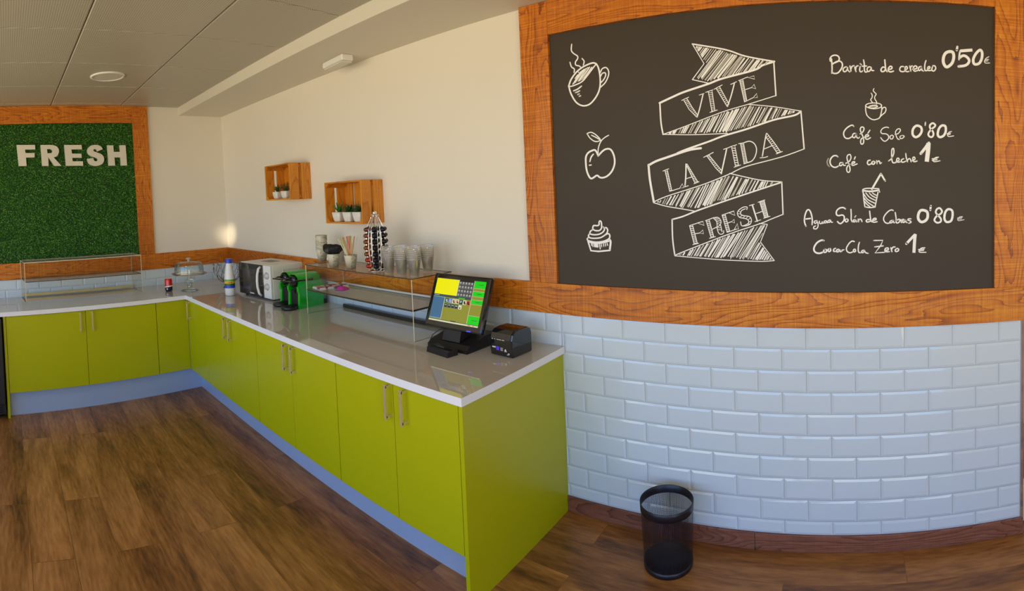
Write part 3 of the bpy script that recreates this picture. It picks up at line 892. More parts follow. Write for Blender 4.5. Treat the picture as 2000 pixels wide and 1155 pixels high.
# --- menu lines
c = Chalk(1610, 80, 10)
c.many('140,350 147,450 152,550 145,630|118,395 112,345 150,295 215,278 272,300 292,350 265,400 165,440|160,455 230,408 300,395 345,430 352,490 322,560 262,625 190,635 150,610', 28)
c.many('430,505 390,520 365,560 385,600 425,590 450,545 455,510 458,565 495,605|500,490 512,540 520,590|517,560 540,500 580,482|595,510 605,560 620,600|610,560 625,500 660,485|700,500 690,560 702,600 730,600 745,585|700,445 725,465|765,370 780,450 782,560 798,605 830,605|740,495 825,490|905,510 862,510 835,550 848,592 882,590 910,545 915,515 925,572 965,580', 26)
c.many('1180,370 1190,470 1200,560 1225,600|1185,522 1140,512 1107,560 1122,598 1170,590 1195,545|1245,560 1310,545 1320,510 1290,495 1255,530 1250,580 1290,605 1350,590', 28)
c.many('1550,502 1500,502 1472,550 1490,592 1540,600 1572,590|1572,570 1620,540 1610,502 1582,512 1578,570 1610,600 1650,595|1665,490 1680,540 1690,590|1682,535 1695,495 1722,492|1725,555 1798,540 1805,500 1765,490 1735,540 1760,590 1820,578|1890,500 1850,512 1837,560 1860,580 1890,545 1895,505 1907,570 1940,588|1985,385 1965,450 1960,540 1975,580 2010,578|2018,552 2060,530 2055,502 2025,512 2015,560 2040,580 2082,575|2110,510 2100,570 2140,588 2175,540 2160,490 2120,485', 26)
c.done('lettering', 'chalk words Barrita de cereales'); c = Chalk(1760, 80, 10)
c.line('940,208 1010,225 1028,320 990,440 890,510 828,430 828,320 868,240', 58, closed=True); c.line('1097,115 1088,180', 44)
c.line('1392,178 1160,195', 58, caps=False); c.line('1155,190 1138,270 1130,365', 34); c.line('1140,330 1200,290 1265,300 1325,365 1315,430 1250,480 1125,498', 52)
c.line('1550,178 1583,235 1572,350 1520,440 1430,452 1408,365 1450,265 1510,195', 52, closed=True)
c.many('1715,308 1660,340 1628,400 1652,432 1730,430|1645,365 1710,360|1635,395 1695,388', 16)
c.done('price_lettering', 'chalk price 0,50 euro')
c = Chalk(1620, 165, 10)
c.many('870,80 855,120 885,160 912,190 885,240 890,290 920,340 920,385|815,170 835,210 830,260 805,300 830,340 842,365', 19)
c.line('705,412 760,375 860,362 960,372 1015,400 1008,440 940,468 850,475 760,455', 19, closed=True); c.line('765,440 820,412 900,405 942,430 900,452 820,458', 16, closed=True); c.many('800,432 870,424 930,430', 12)
c.many('708,415 708,510 732,600 790,660 860,690 920,680 980,650 1010,560 1022,480 1012,410|1027,490 1052,452 1090,450 1105,490 1082,550 1022,600 970,655', 21)
c.done('cup_drawing', 'chalk drawing of a small steaming cup')
c = Chalk(1620, 165, 10)
c.many('475,820 450,797 400,810 330,860 282,930 282,1000 320,1050 380,1055 432,1025', 26)
c.many('520,962 480,957 452,990 457,1030 490,1040 515,1000 522,962 532,1030 565,1050 588,1030|600,965 650,930 675,870 660,837 620,837 602,880 622,950 650,1010 668,1080 665,1140 640,1168 612,1150 612,1090 640,1050 690,1030|700,1030 760,1012 760,990 720,985 700,1020 712,1062 750,1070 802,1040|790,895 750,955', 24)
c.many('1155,845 1110,835 1040,860 1002,920 1030,960 1100,965 1150,1000 1150,1060 1090,1110 1040,1090 1002,1040|1220,992 1185,1012 1190,1060 1230,1062 1250,1012 1220,988|1280,975 1340,960 1385,900 1368,867 1325,877 1290,930 1302,1000 1330,1060 1365,1075|1420,997 1380,1017 1387,1055 1430,1050 1458,1015 1430,997 1400,1002', 20)
c.done('lettering', 'chalk words Café Solo'); c = Chalk(1740, 220, 10)
c.line('520,255 590,290 600,370 550,450 480,480 427,430 427,340 465,278', 46, closed=True); c.line('675,190 670,250', 28)
c.line('865,240 820,207 767,240 765,300 820,370 830,440 790,480 737,450 740,390 800,320 855,275', 36, closed=True)
c.line('1010,250 1065,272 1070,370 1030,450 960,480 917,440 925,350 960,282', 46, closed=True)
c.many('1185,370 1140,382 1107,430 1130,468 1225,455|1100,410 1165,402|1105,432 1158,425', 18)
c.done('price_lettering', 'chalk price 0,80 euro')
c = Chalk(1600, 260, 10)
c.line('178,500 155,560 168,620 198,655', 26, mi=2)
c.many('365,465 330,442 270,452 217,520 217,600 260,655 320,670 380,642', 27)
c.many('452,577 410,582 397,620 422,640 455,610 462,582 477,630 512,630|520,590 580,560 620,490 605,422 560,432 542,480 560,560 590,640 603,720 580,768 545,750 537,690 560,640 602,610|640,600 690,582 690,560 650,567 637,610 660,633 740,602|705,465 685,512', 23)
c.many('995,530 955,542 942,590 970,620 1012,600|1060,550 1030,572 1037,605 1070,605 1087,572 1060,548|1120,540 1130,600|1130,572 1160,545 1180,562 1190,598 1215,580', 26)
c.many('1355,545 1410,500 1455,400 1455,312 1435,302 1417,340 1415,450 1425,550 1450,583 1500,575|1500,560 1558,532 1550,492 1520,502 1512,550 1540,570 1590,560|1650,502 1610,522 1607,560 1640,570 1690,550|1690,400 1700,480 1725,562|1722,540 1750,502 1780,512 1795,560|1820,540 1868,512 1860,472 1830,482 1832,540 1860,560 1910,548', 24)
c.done('lettering', 'chalk words Café con leche'); c = Chalk(1740, 220, 10)
c.line('740,595 660,705 585,800', 56); c.line('735,595 725,750 700,960', 84, caps=False)
c.many('930,872 870,882 827,930 850,960 960,942|805,905 905,890|808,935 900,920', 20)
c.done('price_lettering', 'chalk price 1 euro')
c = Chalk(1560, 330, 10)
c.line('1430,395 1605,95', 38); c.line('1605,95 1688,235', 34)
c.many('1250,405 1300,385 1400,380 1565,388|1250,405 1248,450|1562,388 1580,455', 22)
c.many('1262,425 1400,440 1565,418', 34); c.many('1258,450 1272,600 1292,740|1548,460 1520,600 1490,742|1292,742 1390,757 1495,745', 24)
c.many('1440,470 1480,500 1535,522|1380,475 1440,530 1525,572|1310,470 1390,560 1515,622|1268,485 1350,600 1505,680|1270,560 1345,650 1465,732|1287,640 1330,690 1392,742', 22)
c.done('tumbler_drawing', 'chalk drawing of a takeaway tumbler with a straw')
c = Chalk(1560, 400, 10)
c.many('140,420 112,330 120,220 150,130 185,97 220,122 250,200 265,300 260,390|120,282 250,267', 28)
c.many('350,312 310,322 302,350 330,365 360,330 357,312 375,370 375,430 340,473 292,465 297,430 330,415|405,322 405,360 440,370 460,332 465,365 490,355|540,312 502,322 497,350 525,355 545,322 557,355|605,297 577,312 572,340 600,345 620,302 632,340 660,343', 22)
c.many('910,82 870,57 800,67 742,120 737,190 780,215 850,202 888,235 880,310 830,365 790,363 757,330', 28)
c.many('930,277 907,305 920,335 950,330 965,297 935,272|1020,92 1025,200 1025,290 1045,335|1100,292 1070,302 1067,330 1090,335 1110,297 1125,335 1145,325|1115,217 1095,245|1160,282 1170,335|1167,310 1195,282 1220,292 1235,330|1385,127 1395,220 1410,310 1430,335|1390,292 1340,292 1317,320 1340,340 1395,325|1445,310 1508,292 1503,267 1465,272 1442,310 1460,343 1530,333', 25)
c.many('1845,115 1810,102 1750,132 1680,210 1657,280 1682,340 1730,365 1780,355', 24)
c.many('1840,302 1790,322 1782,353 1820,350 1845,307 1857,350 1875,353|1885,152 1900,250 1907,350 1950,350 1973,312 1960,282 1912,310|1990,292 2005,350|2000,310 2040,282|2080,297 2040,302 2032,340 2060,345 2085,302 2100,345 2120,350|2190,277 2147,277 2132,300 2180,320 2193,345 2150,363', 24)
c.done('lettering', 'chalk words Aguaa Solán de Cabras'); c = Chalk(1710, 390, 10)
c.line('930,207 1008,242 1018,340 978,410 895,438 837,380 837,290 872,222', 52, closed=True); c.line('1080,125 1070,205', 40)
c.line('1270,180 1298,230 1270,280 1210,310 1165,360 1152,410 1205,453 1273,430 1273,370 1220,310 1177,250 1197,190 1240,167', 36, closed=True)
c.line('1440,187 1498,222 1503,330 1470,420 1390,438 1347,380 1355,272 1390,207', 44, closed=True)
c.many('1700,335 1650,337 1607,375 1622,413 1730,392|1602,360 1690,352|1602,385 1680,378', 13)
c.done('price_lettering', 'chalk price 0,80 euro')
c = Chalk(1560, 400, 10)
c.line('490,700 440,697 360,742 302,830 302,900 350,943 420,948 480,922', 34)
c.many('510,872 487,900 502,933 540,920 540,882 512,868|600,852 572,880 587,918 622,900 618,862 597,852|720,852 685,872 682,910 715,913|780,872 747,882 742,918 775,918 800,882 812,918 845,903|850,887 880,882', 27)
c.many('1085,722 1040,712 980,762 932,850 947,913 1000,940 1052,923|1090,867 1067,890 1082,923 1110,908 1103,872|1185,737 1167,800 1162,890 1177,933 1205,940|1275,887 1237,902 1227,930 1255,938 1285,902 1302,935 1355,952', 25)
c.many('1465,700 1643,697 1600,800 1492,943 1678,930', 24, smooth=False); c.line('1485,825 1650,805', 24)
c.many('1690,895 1748,880 1743,847 1700,852 1682,890 1702,918 1770,918|1800,842 1820,918|1817,870 1840,832 1880,827|1920,857 1887,880 1892,913 1935,908 1953,875 1925,852', 26)
c.done('lettering', 'chalk words Cooca-Cola Zero'); c = Chalk(1710, 390, 10)
c.line('765,690 680,780 605,862', 50); c.line('775,675 760,850 750,1040', 60, caps=False)
c.many('965,940 900,947 857,990 862,1028 985,1030|838,975 950,967|845,1000 940,992', 19)
c.done('price_lettering', 'chalk price 1 euro')

MB().box(3.4633, 3.6185, -0.026, 0.0, ZB2 + 0.0005, ZS - 0.001, bev=0.002).build('frame_side_plank', 'wood_z', cb)['label'] = 'upright orange timber frame plank'
MB().box(5.5069, 5.645, -0.026, 0.0, ZB2 + 0.0005, ZS - 0.001, bev=0.002).build('frame_side_plank', 'wood_z', cb)['label'] = 'upright orange timber frame plank'
MB().box(3.6192, 5.5062, -0.026, 0.0, ZBT + 0.0005, ZS - 0.001, bev=0.002).build('frame_top_plank', 'wood_x', cb)['label'] = 'orange timber frame plank along the top'

# ================================================================== COUNTER
LC, DB, DA, TH = 3.6355, 0.7414, 0.70, 0.0355
ZU = ZW - TH            # underside of the worktop


def cornerA(d, yb):
    """point where the line at distance d from the left wall meets y = yb"""
    s = (NA.y * d - yb) / math.cos(PHI)
    return A(s, d)


inner = cornerA(DA, -DB)
SE = 3.1
pts = [Vector((0.002, -0.009, 0)), Vector((LC, -0.009, 0)), Vector((LC, -DB, 0)), Vector((inner.x, inner.y, 0)), A(SE, DA), A(SE, 0.009)]
pts[0] = cornerA(0.009, -0.009)
b = MB()
n = len(pts)
vs = [(p.x, p.y, ZW) for p in pts] + [(p.x, p.y, ZU) for p in pts]
b.add(vs, [list(range(n))], 0); b.add(vs, [list(range(n, 2 * n))[::-1]], 1)
b.add(vs, [(i, i + n, (i + 1) % n + n, (i + 1) % n) for i in range(n)], 1)
o = b.build('worktop', ['worktop', 'worktop_edge'])
tag(o, 'polished pale stone L-shaped worktop with white edge on lime cabinets', 'worktop')

ZD0, ZD1 = 0.205, ZU - 0.006


def handle_mb(x, ysign=-1):
    """bar handle at x on a door whose face is y=0 (front towards -y)"""
    b = MB()
    b.box(x - 0.006, x + 0.006, -0.034, -0.024, 0.668, 0.830, bev=0.001)
    for z in (0.676, 0.814): b.box(x - 0.006, x + 0.006, -0.030, 0.0, z, z + 0.010)
    return b


def cabinet(label, origin, rz, doors, depth, group, x0, x1, endpanel=None):
    """local frame: x along the run, -y out of the front; doors = (x0, x1, handle_x)"""
    t = thing('base_cabinet', label, 'cabinet', origin, rz, group)
    MB().box(x0 + 0.001, x1 - 0.001, 0.022, depth, 0.2, ZU - 0.001).build('carcass', 'carcass', t)
    for (a, c, h) in doors:
        d = MB().box(a + 0.0016, c - 0.0016, 0.0, 0.019, ZD0, ZD1, bev=0.0012).build('door', 'lime', t)
        if h is not None:
            hb = handle_mb(h).build('handle', 'brass', d)
            hb['label'] = 'brass-coloured bar handle'
    if endpanel:
        MB().box(endpanel[0], endpanel[1], endpanel[2], endpanel[3], 0.0, ZU - 0.001, bev=0.001).build('end_panel', 'lime', t)
    return t


YD = -0.722     # door faces on the back-wall run
gB = 'lime base cabinets under the worktop'
cabinet('lime two-door base cabinet at the free right end below the till', (0, YD, 0), 0, [(2.831, 3.240, 3.222), (3.240, 3.600, 3.318)], -YD - 0.01, gB, 2.831, 3.600, (3.6035, 3.6225, -0.003, -YD - 0.0005))
cabinet('lime two-door base cabinet in the middle of the long run, below the glass shelf', (0, YD, 0), 0, [(1.995, 2.413, 2.375), (2.413, 2.829, 2.452)], -YD - 0.01, gB, 1.995, 2.829)
cabinet('lime two-door base cabinet of the long run nearest the corner, below the microwave', (0, YD, 0), 0, [(1.165, 1.590, 1.555), (1.590, 1.993, 1.632)], -YD - 0.01, gB, 1.165, 1.993)
# left run: local x runs along -s
dA_door = 0.682
oA = A(0, dA_door)
rzA = PHI + PI / 2      # local x -> towards the corner, local -y -> out of the wall
cabinet('lime two-door base cabinet on the left wall under the low acrylic display shelf', oA, rzA, [(-2.262, -1.650, -1.697), (-1.650, -1.070, -1.603)], dA_door - 0.012, gB, -2.262, -1.070, (-2.283, -2.264, -0.003, dA_door - 0.012))
# corner cabinet: folding door, one leaf on each run
t = thing('base_cabinet', 'lime corner base cabinet with folded door where the two runs meet', 'cabinet', (0, 0, 0), 0, gB)
ci = cornerA(dA_door, YD)
sc_ = -(ci - A(0, dA_door)).dot(NA * 0 + TA) * -1
mL = Matrix.Translation(oA) @ Matrix.Rotation(rzA, 4, 'Z')
s_in = ci.dot(TA)
b = MB()
cpts = [cornerA(0.02, -0.02), Vector((1.162, -0.02, 0)), Vector((1.162, YD + 0.022, 0)), cornerA(dA_door - 0.022, YD + 0.022), A(1.067, dA_door - 0.022), A(1.067, 0.02)]
b.prism([(p.x, p.y) for p in cpts], 2, 0.2, ZU - 0.001)
b.build('carcass', 'carcass', t)
MB().box(-1.0665, -s_in - 0.001, 0.0, 0.019, ZD0, ZD1, bev=0.0012, mtx=mL).build('door', 'lime', t)
d = MB().box(ci.x + 0.004, 1.1635, YD, YD + 0.019, ZD0, ZD1, bev=0.0012).build('door', 'lime', t)
h = MB()
h.box(ci.x + 0.060, ci.x + 0.072, YD - 0.034, YD - 0.024, 0.668, 0.830, bev=0.001)
for z in (0.676, 0.814): h.box(ci.x + 0.060, ci.x + 0.072, YD - 0.030, YD, z, z + 0.010)
h.build('handle', 'brass', d)

b = MB().box(0.0, 3.602 - 0.75, -0.014, 0.0, 0.0, 0.2)
pc = cornerA(0.612, -0.612)
b = MB().box(pc.x + 0.002, 3.602, -0.612, -0.598, 0.0, 0.1995)
tag(b.build('toe_kick', 'plinth'), 'blue-grey metal plinth board below the long run of cabinets', 'plinth')
b = MB().box(-2.262, -pc.dot(TA) + 0.010, -0.014 + 0.07, 0.07, 0.0, 0.1995)
o = b.build('toe_kick', 'plinth'); o.location = oA; o.rotation_euler = (0, 0, rzA)
tag(o, 'blue-grey metal plinth board below the left wall cabinets', 'plinth')

# fridge at the left edge, under the worktop
t = thing('display_fridge', 'black under-counter glass-door fridge left of the lime cabinets', 'fridge', A(2.297, 0.0), PHI)
MB().box(0.03, 0.66, -0.62, 0.0, 0.04, 0.825, bev=0.006).build('body', 'fridge', t)
b = MB()
b.box(0.665, 0.715, -0.62, -0.54, 0.13, 0.825, bev=0.006); b.box(0.665, 0.715, -0.075, -0.002, 0.13, 0.825, bev=0.006)
b.box(0.665, 0.715, -0.54, -0.075, 0.755, 0.825, bev=0.006); b.box(0.665, 0.715, -0.54, -0.075, 0.13, 0.215, bev=0.006)
dr = b.build('door_frame', 'fridge', t)
MB().box(0.685, 0.700, -0.545, -0.070, 0.21, 0.76).build('pane', 'fridgeglass', dr)
b = MB()
for k in range(5): b.box(0.690, 0.700, -0.60, -0.02, 0.050 + k * 0.014, 0.058 + k * 0.014)
b.box(0.66, 0.690, -0.62, 0.0, 0.04, 0.125)
b.build('vent_grille', 'fridge', t)
for y in (-0.58, -0.04):
    for x in (0.08, 0.60): MB().lathe([(0.02, 0.0), (0.02, 0.042)], 12, c=(x, y, 0), cap0=True, cap1=True).build('foot', 'black', t)

# ================================================================== CEILING FITTINGS
t = thing('ceiling_downlight', 'round flat recessed lamp in the tiled ceiling', 'ceiling light', (1.188, -1.371, ZC))
MB().lathe([(0.105, -0.001), (0.110, -0.012), (0.124, -0.006), (0.126, 0.002)], 40).build('trim_ring', 'white', t)
MB().lathe([(0.0005, -0.006), (0.07, -0.007), (0.107, -0.005)], 40).build('diffuser', 'lampface', t)
t = thing('emergency_light', 'small white emergency light box fixed under the soffit', 'emergency light', (2.215, -0.165, ZS), -0.10)
b = MB().box(-0.125, 0.125, -0.040, 0.040, -0.042, 0.0, bev=0.008)
b.build('housing', 'white', t)
MB().box(-0.115, 0.118, -0.034, 0.034, -0.052, -0.0425, bev=0.005).build('lens', 'lens', t)

# ================================================================== WALL CRATES AND PLANTS


def crate(label, x0, x1, z0, z1, depth):
    t = thing('wooden_crate', label, 'crate', (x0, 0, z0), 0, 'wall crates holding small plants')
    w, h, s = x1 - x0, z1 - z0, 0.011
    hw = depth * 0.43
    for xx in (0.0, w - s):
        for k, (ya, yb) in enumerate(((-depth, -depth + hw), (-hw - 0.002, -0.002))):
            b = MB().box(xx, xx + s, ya, yb, 0.0, h, bev=0.001)
            for q in (0.2, 0.5, 0.8):
                xo = xx + s if xx > 0 else xx
                b.lathe([(0.0025, -0.0006), (0.0025, 0.0006)], 8, mi=1, cap0=True, cap1=True, mtx=Matrix.Translation((xo, (ya + yb) / 2, h * q)) @ Matrix.Rotation(PI / 2, 4, 'Y'))
            b.build('side_slat', ['crate_z', 'grille'], t)
    for zz, nm in ((0.0, 'bottom_slat'), (h - s, 'top_slat')):
        for (ya, yb) in ((-depth, -depth + hw), (-hw - 0.002, -0.002)):
            MB().box(s + 0.0005, w - s - 0.0005, ya, yb, zz, zz + s, bev=0.001).build(nm, 'crate_x', t)
    bw = (w - 2 * s)
    for (fa, fb) in ((0.0, 0.225), (0.275, 0.62), (0.635, 1.0)):
        MB().box(s + bw * fa + 0.0005, s + bw * fb - 0.0005, -0.012, -0.002, s + 0.0005, h - s - 0.0005).build('back_slat', 'crate_z', t)
    for xx in (s, w - s):
        for zz in (s, h - s):
            sx, sz = (1 if xx == s else -1), (1 if zz == s else -1)
            MB().prism([(xx + sx * 0.0005, zz + sz * 0.0005), (xx + sx * 0.028, zz + sz * 0.0005), (xx + sx * 0.0005, zz + sz * 0.028)], 1, -depth + 0.006, -0.014).build('corner_block', 'crate_x', t)
    return t


C1 = (1.205, 1.585, 1.694, 1.989)
C2 = (2.005, 2.395, 1.509, 1.803)
crate('small orange wooden crate fixed high on the back wall, left one holding two plants', *C1, 0.18)
crate('small orange wooden crate fixed on the back wall above the glass shelf, holding three plants', *C2, 0.17)


def plant(label, x, z, y, kind, rz, sc=1.0):
    t = thing('potted_succulent', label, 'plant', (x, y, z), rz, 'succulents in white pots')
    t.scale = (sc, sc, sc)
    b = MB()
    def ring(hw, z, r=0.35):
        P = []
        for (sx, sy, a0) in ((1, 1, 0), (-1, 1, PI / 2), (-1, -1, PI), (1, -1, 1.5 * PI)):
            for k in range(5):
                a = a0 + PI / 2 * k / 4
                P.append((sx * hw * (1 - r) + hw * r * math.cos(a), sy * hw * (1 - r) + hw * r * math.sin(a), z))
        return P
    lv = [(0.022, 0.0), (0.026, 0.004), (0.033, 0.035), (0.0365, 0.064), (0.033, 0.065), (0.030, 0.058)]
    vs = []
    for (hw, zz) in lv: vs += ring(hw, zz)
    n = 20
    b.add(vs, [(i * n + k, i * n + (k + 1) % n, (i + 1) * n + (k + 1) % n, (i + 1) * n + k) for i in range(len(lv) - 1) for k in range(n)] + [list(range(n))[::-1]], 0, True)
    b.build('pot', 'white_gloss', t)
    MB().add(ring(0.0305, 0.057), [list(range(20))]).build('soil', 'soil', t)
    b = MB()
    rnd = random.Random(int(x * 1000))
    def leafb(a, el, L, w, base=(0, 0, 0.057), thick=0.3):
        dirv = Vector((math.cos(a) * math.cos(el), math.sin(a) * math.cos(el), math.sin(el)))
        sd = Vector((-math.sin(a), math.cos(a), 0)); up = dirv.cross(sd) * -1
        B = Vector(base); vs = []
        for (f, ww) in ((0.0, 0.5), (0.35, 1.0), (0.75, 0.7), (1.0, 0.05)):
            cc = B + dirv * L * f + up * (-0.12 * L * (f * f)) * -1
            vs += [cc + sd * w * ww, cc + up * w * ww * thick, cc - sd * w * ww, cc - up * w * ww * thick]
        b.add(vs, [(i * 4 + k, i * 4 + (k + 1) % 4, (i + 1) * 4 + (k + 1) % 4, (i + 1) * 4 + k) for i in range(3) for k in range(4)] + [(12, 13, 14, 15)], 0, True)
    if kind == 'aloe':
        for k in range(22):
            leafb(k * 2.4 + rnd.uniform(-.2, .2), rnd.uniform(0.75, 1.45), rnd.uniform(0.055, 0.09), 0.0055)
    elif kind == 'rosette':
        for k in range(34):
            leafb(k * 2.4, 0.15 + 1.2 * k / 34, rnd.uniform(0.045, 0.07), 0.0075, (0, 0, 0.062))
    elif kind == 'fern':
        for k in range(11):
            a = k * 2.4; el = rnd.uniform(0.7, 1.4); L = rnd.uniform(0.06, 0.10)
            dv = Vector((math.cos(a) * math.cos(el), math.sin(a) * math.cos(el), math.sin(el)))
            for q in range(7):
                bs = Vector((0, 0, 0.057)) + dv * L * (q + 1.5) / 8.5
                for sg in (1, -1): leafb(a + sg * 1.1, el * 0.5, 0.017, 0.0035, bs)
            b.tube([Vector((0, 0, 0.05)), Vector((0, 0, 0.057)) + dv * L], 0.0012, 4)
    b.build('leaves', 'leaf2' if kind == 'aloe' and x > 2 else 'leaf', t)
    return t


yp = -0.125
plant('dark spiky succulent in a white pot, left plant in the left crate', ony(543, 384, yp).x, C1[2] + 0.0112, yp, 'aloe', 0.1, 0.93)
plant('dark branching succulent in a white pot, right plant in the left crate', ony(558.5, 384, yp).x, C1[2] + 0.0112, yp + 0.006, 'fern', 0.15, 0.97)
for px, kd, lab in ((662, 'aloe', 'bright green upright spiky plant in a white pot, leftmost in the right crate'), (682.5, 'rosette', 'dark green rosette succulent in a white pot, middle plant in the right crate'), (702, 'rosette', 'dark succulent in a white pot at the right end of the right crate')):
    plant(lab, ony(px, 430, yp).x, C2[2] + 0.0112, yp + 0.006, kd, 0.12, 1.06)

# ================================================================== ACRYLIC DISPLAY SHELVES
ZSH, ZTP = 1.052, 1.226


def plate(b, x0, x1, y0, y1, z0, z1):
    """thin clear sheet; narrow sides use slot 1"""
    vs = [(x, y, z) for x in (x0, x1) for y in (y0, y1) for z in (z0, z1)]
    dims = [(x1 - x0), (y1 - y0), (z1 - z0)]
    big = dims.index(min(dims))
    fc = [((0, 1, 3, 2), 0), ((4, 6, 7, 5), 0), ((0, 4, 5, 1), 1), ((2, 3, 7, 6), 1), ((0, 2, 6, 4), 2), ((1, 5, 7, 3), 2)]
    for f, ax in fc: b.add(vs, [f], 0 if ax == big else 1)
    return b


def display(label, loc, rz, x0, x1, dep, back, top, mid, edge_s):
    t = thing('display_shelf', label, 'display shelf', loc, rz, 'clear acrylic display shelves')
    plate(MB(), x0, x1, -dep, -back, top - 0.005, top).build('top_shelf', ['acrylic_shelf', edge_s], t)
    plate(MB(), x0 + 0.006, x1 - 0.006, -dep + 0.004, -back, mid - (0.011 if edge_s == 'dark_edge' else 0.006), mid).build('middle_shelf', ['acrylic_shelf', edge_s], t)
    plate(MB(), x0, x0 + 0.005, -dep, -back, ZW, top - 0.0055).build('side_panel', ['acrylic', 'acrylic_edge'], t)
    plate(MB(), x1 - 0.005, x1, -dep, -back, ZW, top - 0.0055).build('side_panel', ['acrylic', 'acrylic_edge'], t)
    plate(MB(), x0 + 0.0055, x1 - 0.0055, -dep, -dep + 0.003, mid + 0.0005, top - 0.0055).build('front_panel', ['acrylic', 'acrylic_edge'], t)
    return t


XD0, XD1, DD = 1.975, 2.968, 0.33
t = display('clear acrylic two-tier display shelf on the long worktop carrying cups', (0, 0, 0), 0, XD0, XD1, DD, 0.035, ZTP, ZSH, 'dark_edge')
MB().box(XD0 + 0.006, XD1 - 0.006, -0.052, -0.036, ZW + 0.0005, ZW + 0.026, bev=0.001).build('rear_rail', 'dark_edge', t)
MB().box(XD0 + 0.006, XD1 - 0.006, -0.050, -0.036, ZSH + 0.0005, ZSH + 0.012, bev=0.001).build('rear_rail', 'worktop_edge', t)
t = display('clear acrylic two-tier display shelf standing empty below the grass panel', (0, 0, 0), PHI + PI / 2, -2.055, -1.035, 0.30, 0.035, 1.232, 1.056, 'bright_edge')
MB().box(-2.049, -1.041, -0.060, -0.036, ZW + 0.012, ZW + 0.036, bev=0.001).build('rear_rail', 'brass', t)
for ch in t.children:
    if ch.name.startswith('middle_shelf'): ch.data.materials[1] = M['dark_edge']

# ================================================================== THINGS ON THE GLASS SHELF


def paper_cup_mb(h=0.088, r0=0.027, r1=0.039, rim=0.0028):
    b = MB()
    b.lathe([(r0 - 0.002, 0.004), (r0, 0.0), (r1, h - 0.002)], 28)
    b.lathe([(r1 - 0.0012, h - 0.002), (r0 - 0.0015, 0.006), (0.0005, 0.006)], 28)
    b.tube([((r1) * math.cos(2 * PI * k / 28), (r1) * math.sin(2 * PI * k / 28), h) for k in range(28)], rim * 0.6, 6, closed=True)
    return b


cup0 = paper_cup_mb().build('paper_cup', 'cup')
tag(cup0, 'patterned paper cup in the tall stack at the left end of the glass shelf', 'cup', 'stacked paper cups')
q = onz(627, 510, ZTP)
SX, SY = q.x + 0.03, -0.165
for k in range(10):
    o = cup0 if k == 0 else cup0.copy()
    if k: COL.objects.link(o)
    o.location = (SX + random.uniform(-.0006, .0006), SY + random.uniform(-.0006, .0006), ZTP + 0.0003 + k * 0.0118)
    o.rotation_euler = (0, 0, random.uniform(0, 6))
cup0.rotation_euler = (0, 0, 0)
q = onz(651, 522, ZTP); LX, LY = q.x, max(q.y, -0.285)
o = cup0.copy(); COL.objects.link(o); o.location = (LX, LY, ZTP + 0.0003); o.rotation_euler = (0, 0, 0.2)
o['label'] = 'patterned paper cup piled with black plastic lids'; o['group'] = 'paper cups in use on the glass shelf'
q = onz(686, 525, ZTP); TX, TY = q.x, max(q.y, -0.28)
o = cup0.copy(); COL.objects.link(o); o.location = (TX, TY, ZTP + 0.0003); o.rotation_euler = (0, 0, 0.35)
o['label'] = 'patterned paper cup holding the drinking straws'; o['group'] = 'paper cups in use on the glass shelf'

# frosted cups upside down
b = MB().lathe([(0.0005, 0.082), (0.026, 0.082), (0.029, 0.079), (0.035, 0.004), (0.0375, 0.003), (0.0375, 0.0), (0.034, 0.0), (0.0275, 0.0775), (0.0005, 0.0785)], 28)
fc0 = b.build('frosted_cup', 'frost')
tag(fc0, 'frosted plastic cup upside down in the short stack behind the paper cups', 'cup', 'upside-down frosted cups')
for k in range(4):
    o = fc0 if k == 0 else fc0.copy()
    if k: COL.objects.link(o)
    o.location = (SX + 0.105, -0.10, ZTP + 0.0003 + k * 0.011)

# black lids heaped in the cup
b = MB().lathe([(0.0005, 0.008), (0.026, 0.008), (0.028, 0.006), (0.030, 0.003), (0.036, 0.003), (0.0375, 0.0015), (0.036, 0.0), (0.0005, 0.0)], 24)
lid0 = b.build('black_lid', 'black')
tag(lid0, 'black plastic cup lid in the heap on top of a paper cup', 'lid', 'black lids heaped in the cup')
rl = random.Random(3)
for k in range(11):
    o = lid0 if k == 0 else lid0.copy()
    if k: COL.objects.link(o)
    f = (k - 5) / 5
    o.location = (LX - 0.004 + f * 0.052, LY + rl.uniform(-.004, .004), ZTP + 0.088 + 0.026 + abs(f) * 0.006 + rl.uniform(-.003, .003))
    o.rotation_euler = (rl.uniform(-.15, .15), PI / 2 + f * 0.55 + rl.uniform(-.12, .12), rl.uniform(-.2, .2))

# straws
SM = [mat('straw_%s' % n_, c_, 0.3) for n_, c_ in (('white', (0.70, 0.66, 0.55)), ('green', (0.50, 0.58, 0.22)), ('coral', (0.72, 0.22, 0.16)), ('amber', (0.62, 0.28, 0.08)))]
rs = random.Random(5)
SN = ['white', 'green', 'red', 'amber']
for ci_ in range(4):
    st0 = MB().tube([(0, 0, 0), (0, 0, 0.205)], 0.0028, 8).build('drinking_straw', SM[ci_])
    tag(st0, 'thin %s drinking straw standing in a paper cup on the glass shelf' % ('pale ' + SN[ci_] if ci_ == 1 else SN[ci_]), 'straw', '%s straws in the cup' % SN[ci_])
    for k in range(4):
        o = st0 if k == 0 else st0.copy()
        if k: COL.objects.link(o)
        a = [(-0.42, -0.34, 0.14, 0.30), (-0.36, -0.28, -0.22, 0.05), (-0.16, -0.12, -0.07, -0.20), (-0.02, 0.01, 0.06, 0.11)][ci_][k]
        dv = Vector((0.57 * math.sin(a) + rs.uniform(-.05, .04), 0.82 * math.sin(a) + rs.uniform(-.05, .04), math.cos(a))).normalized()
        o.location = (TX - dv.x * 0.03, TY - dv.y * 0.03, ZTP + 0.008)
        o.rotation_euler = dv.to_track_quat('Z', 'Y').to_euler()

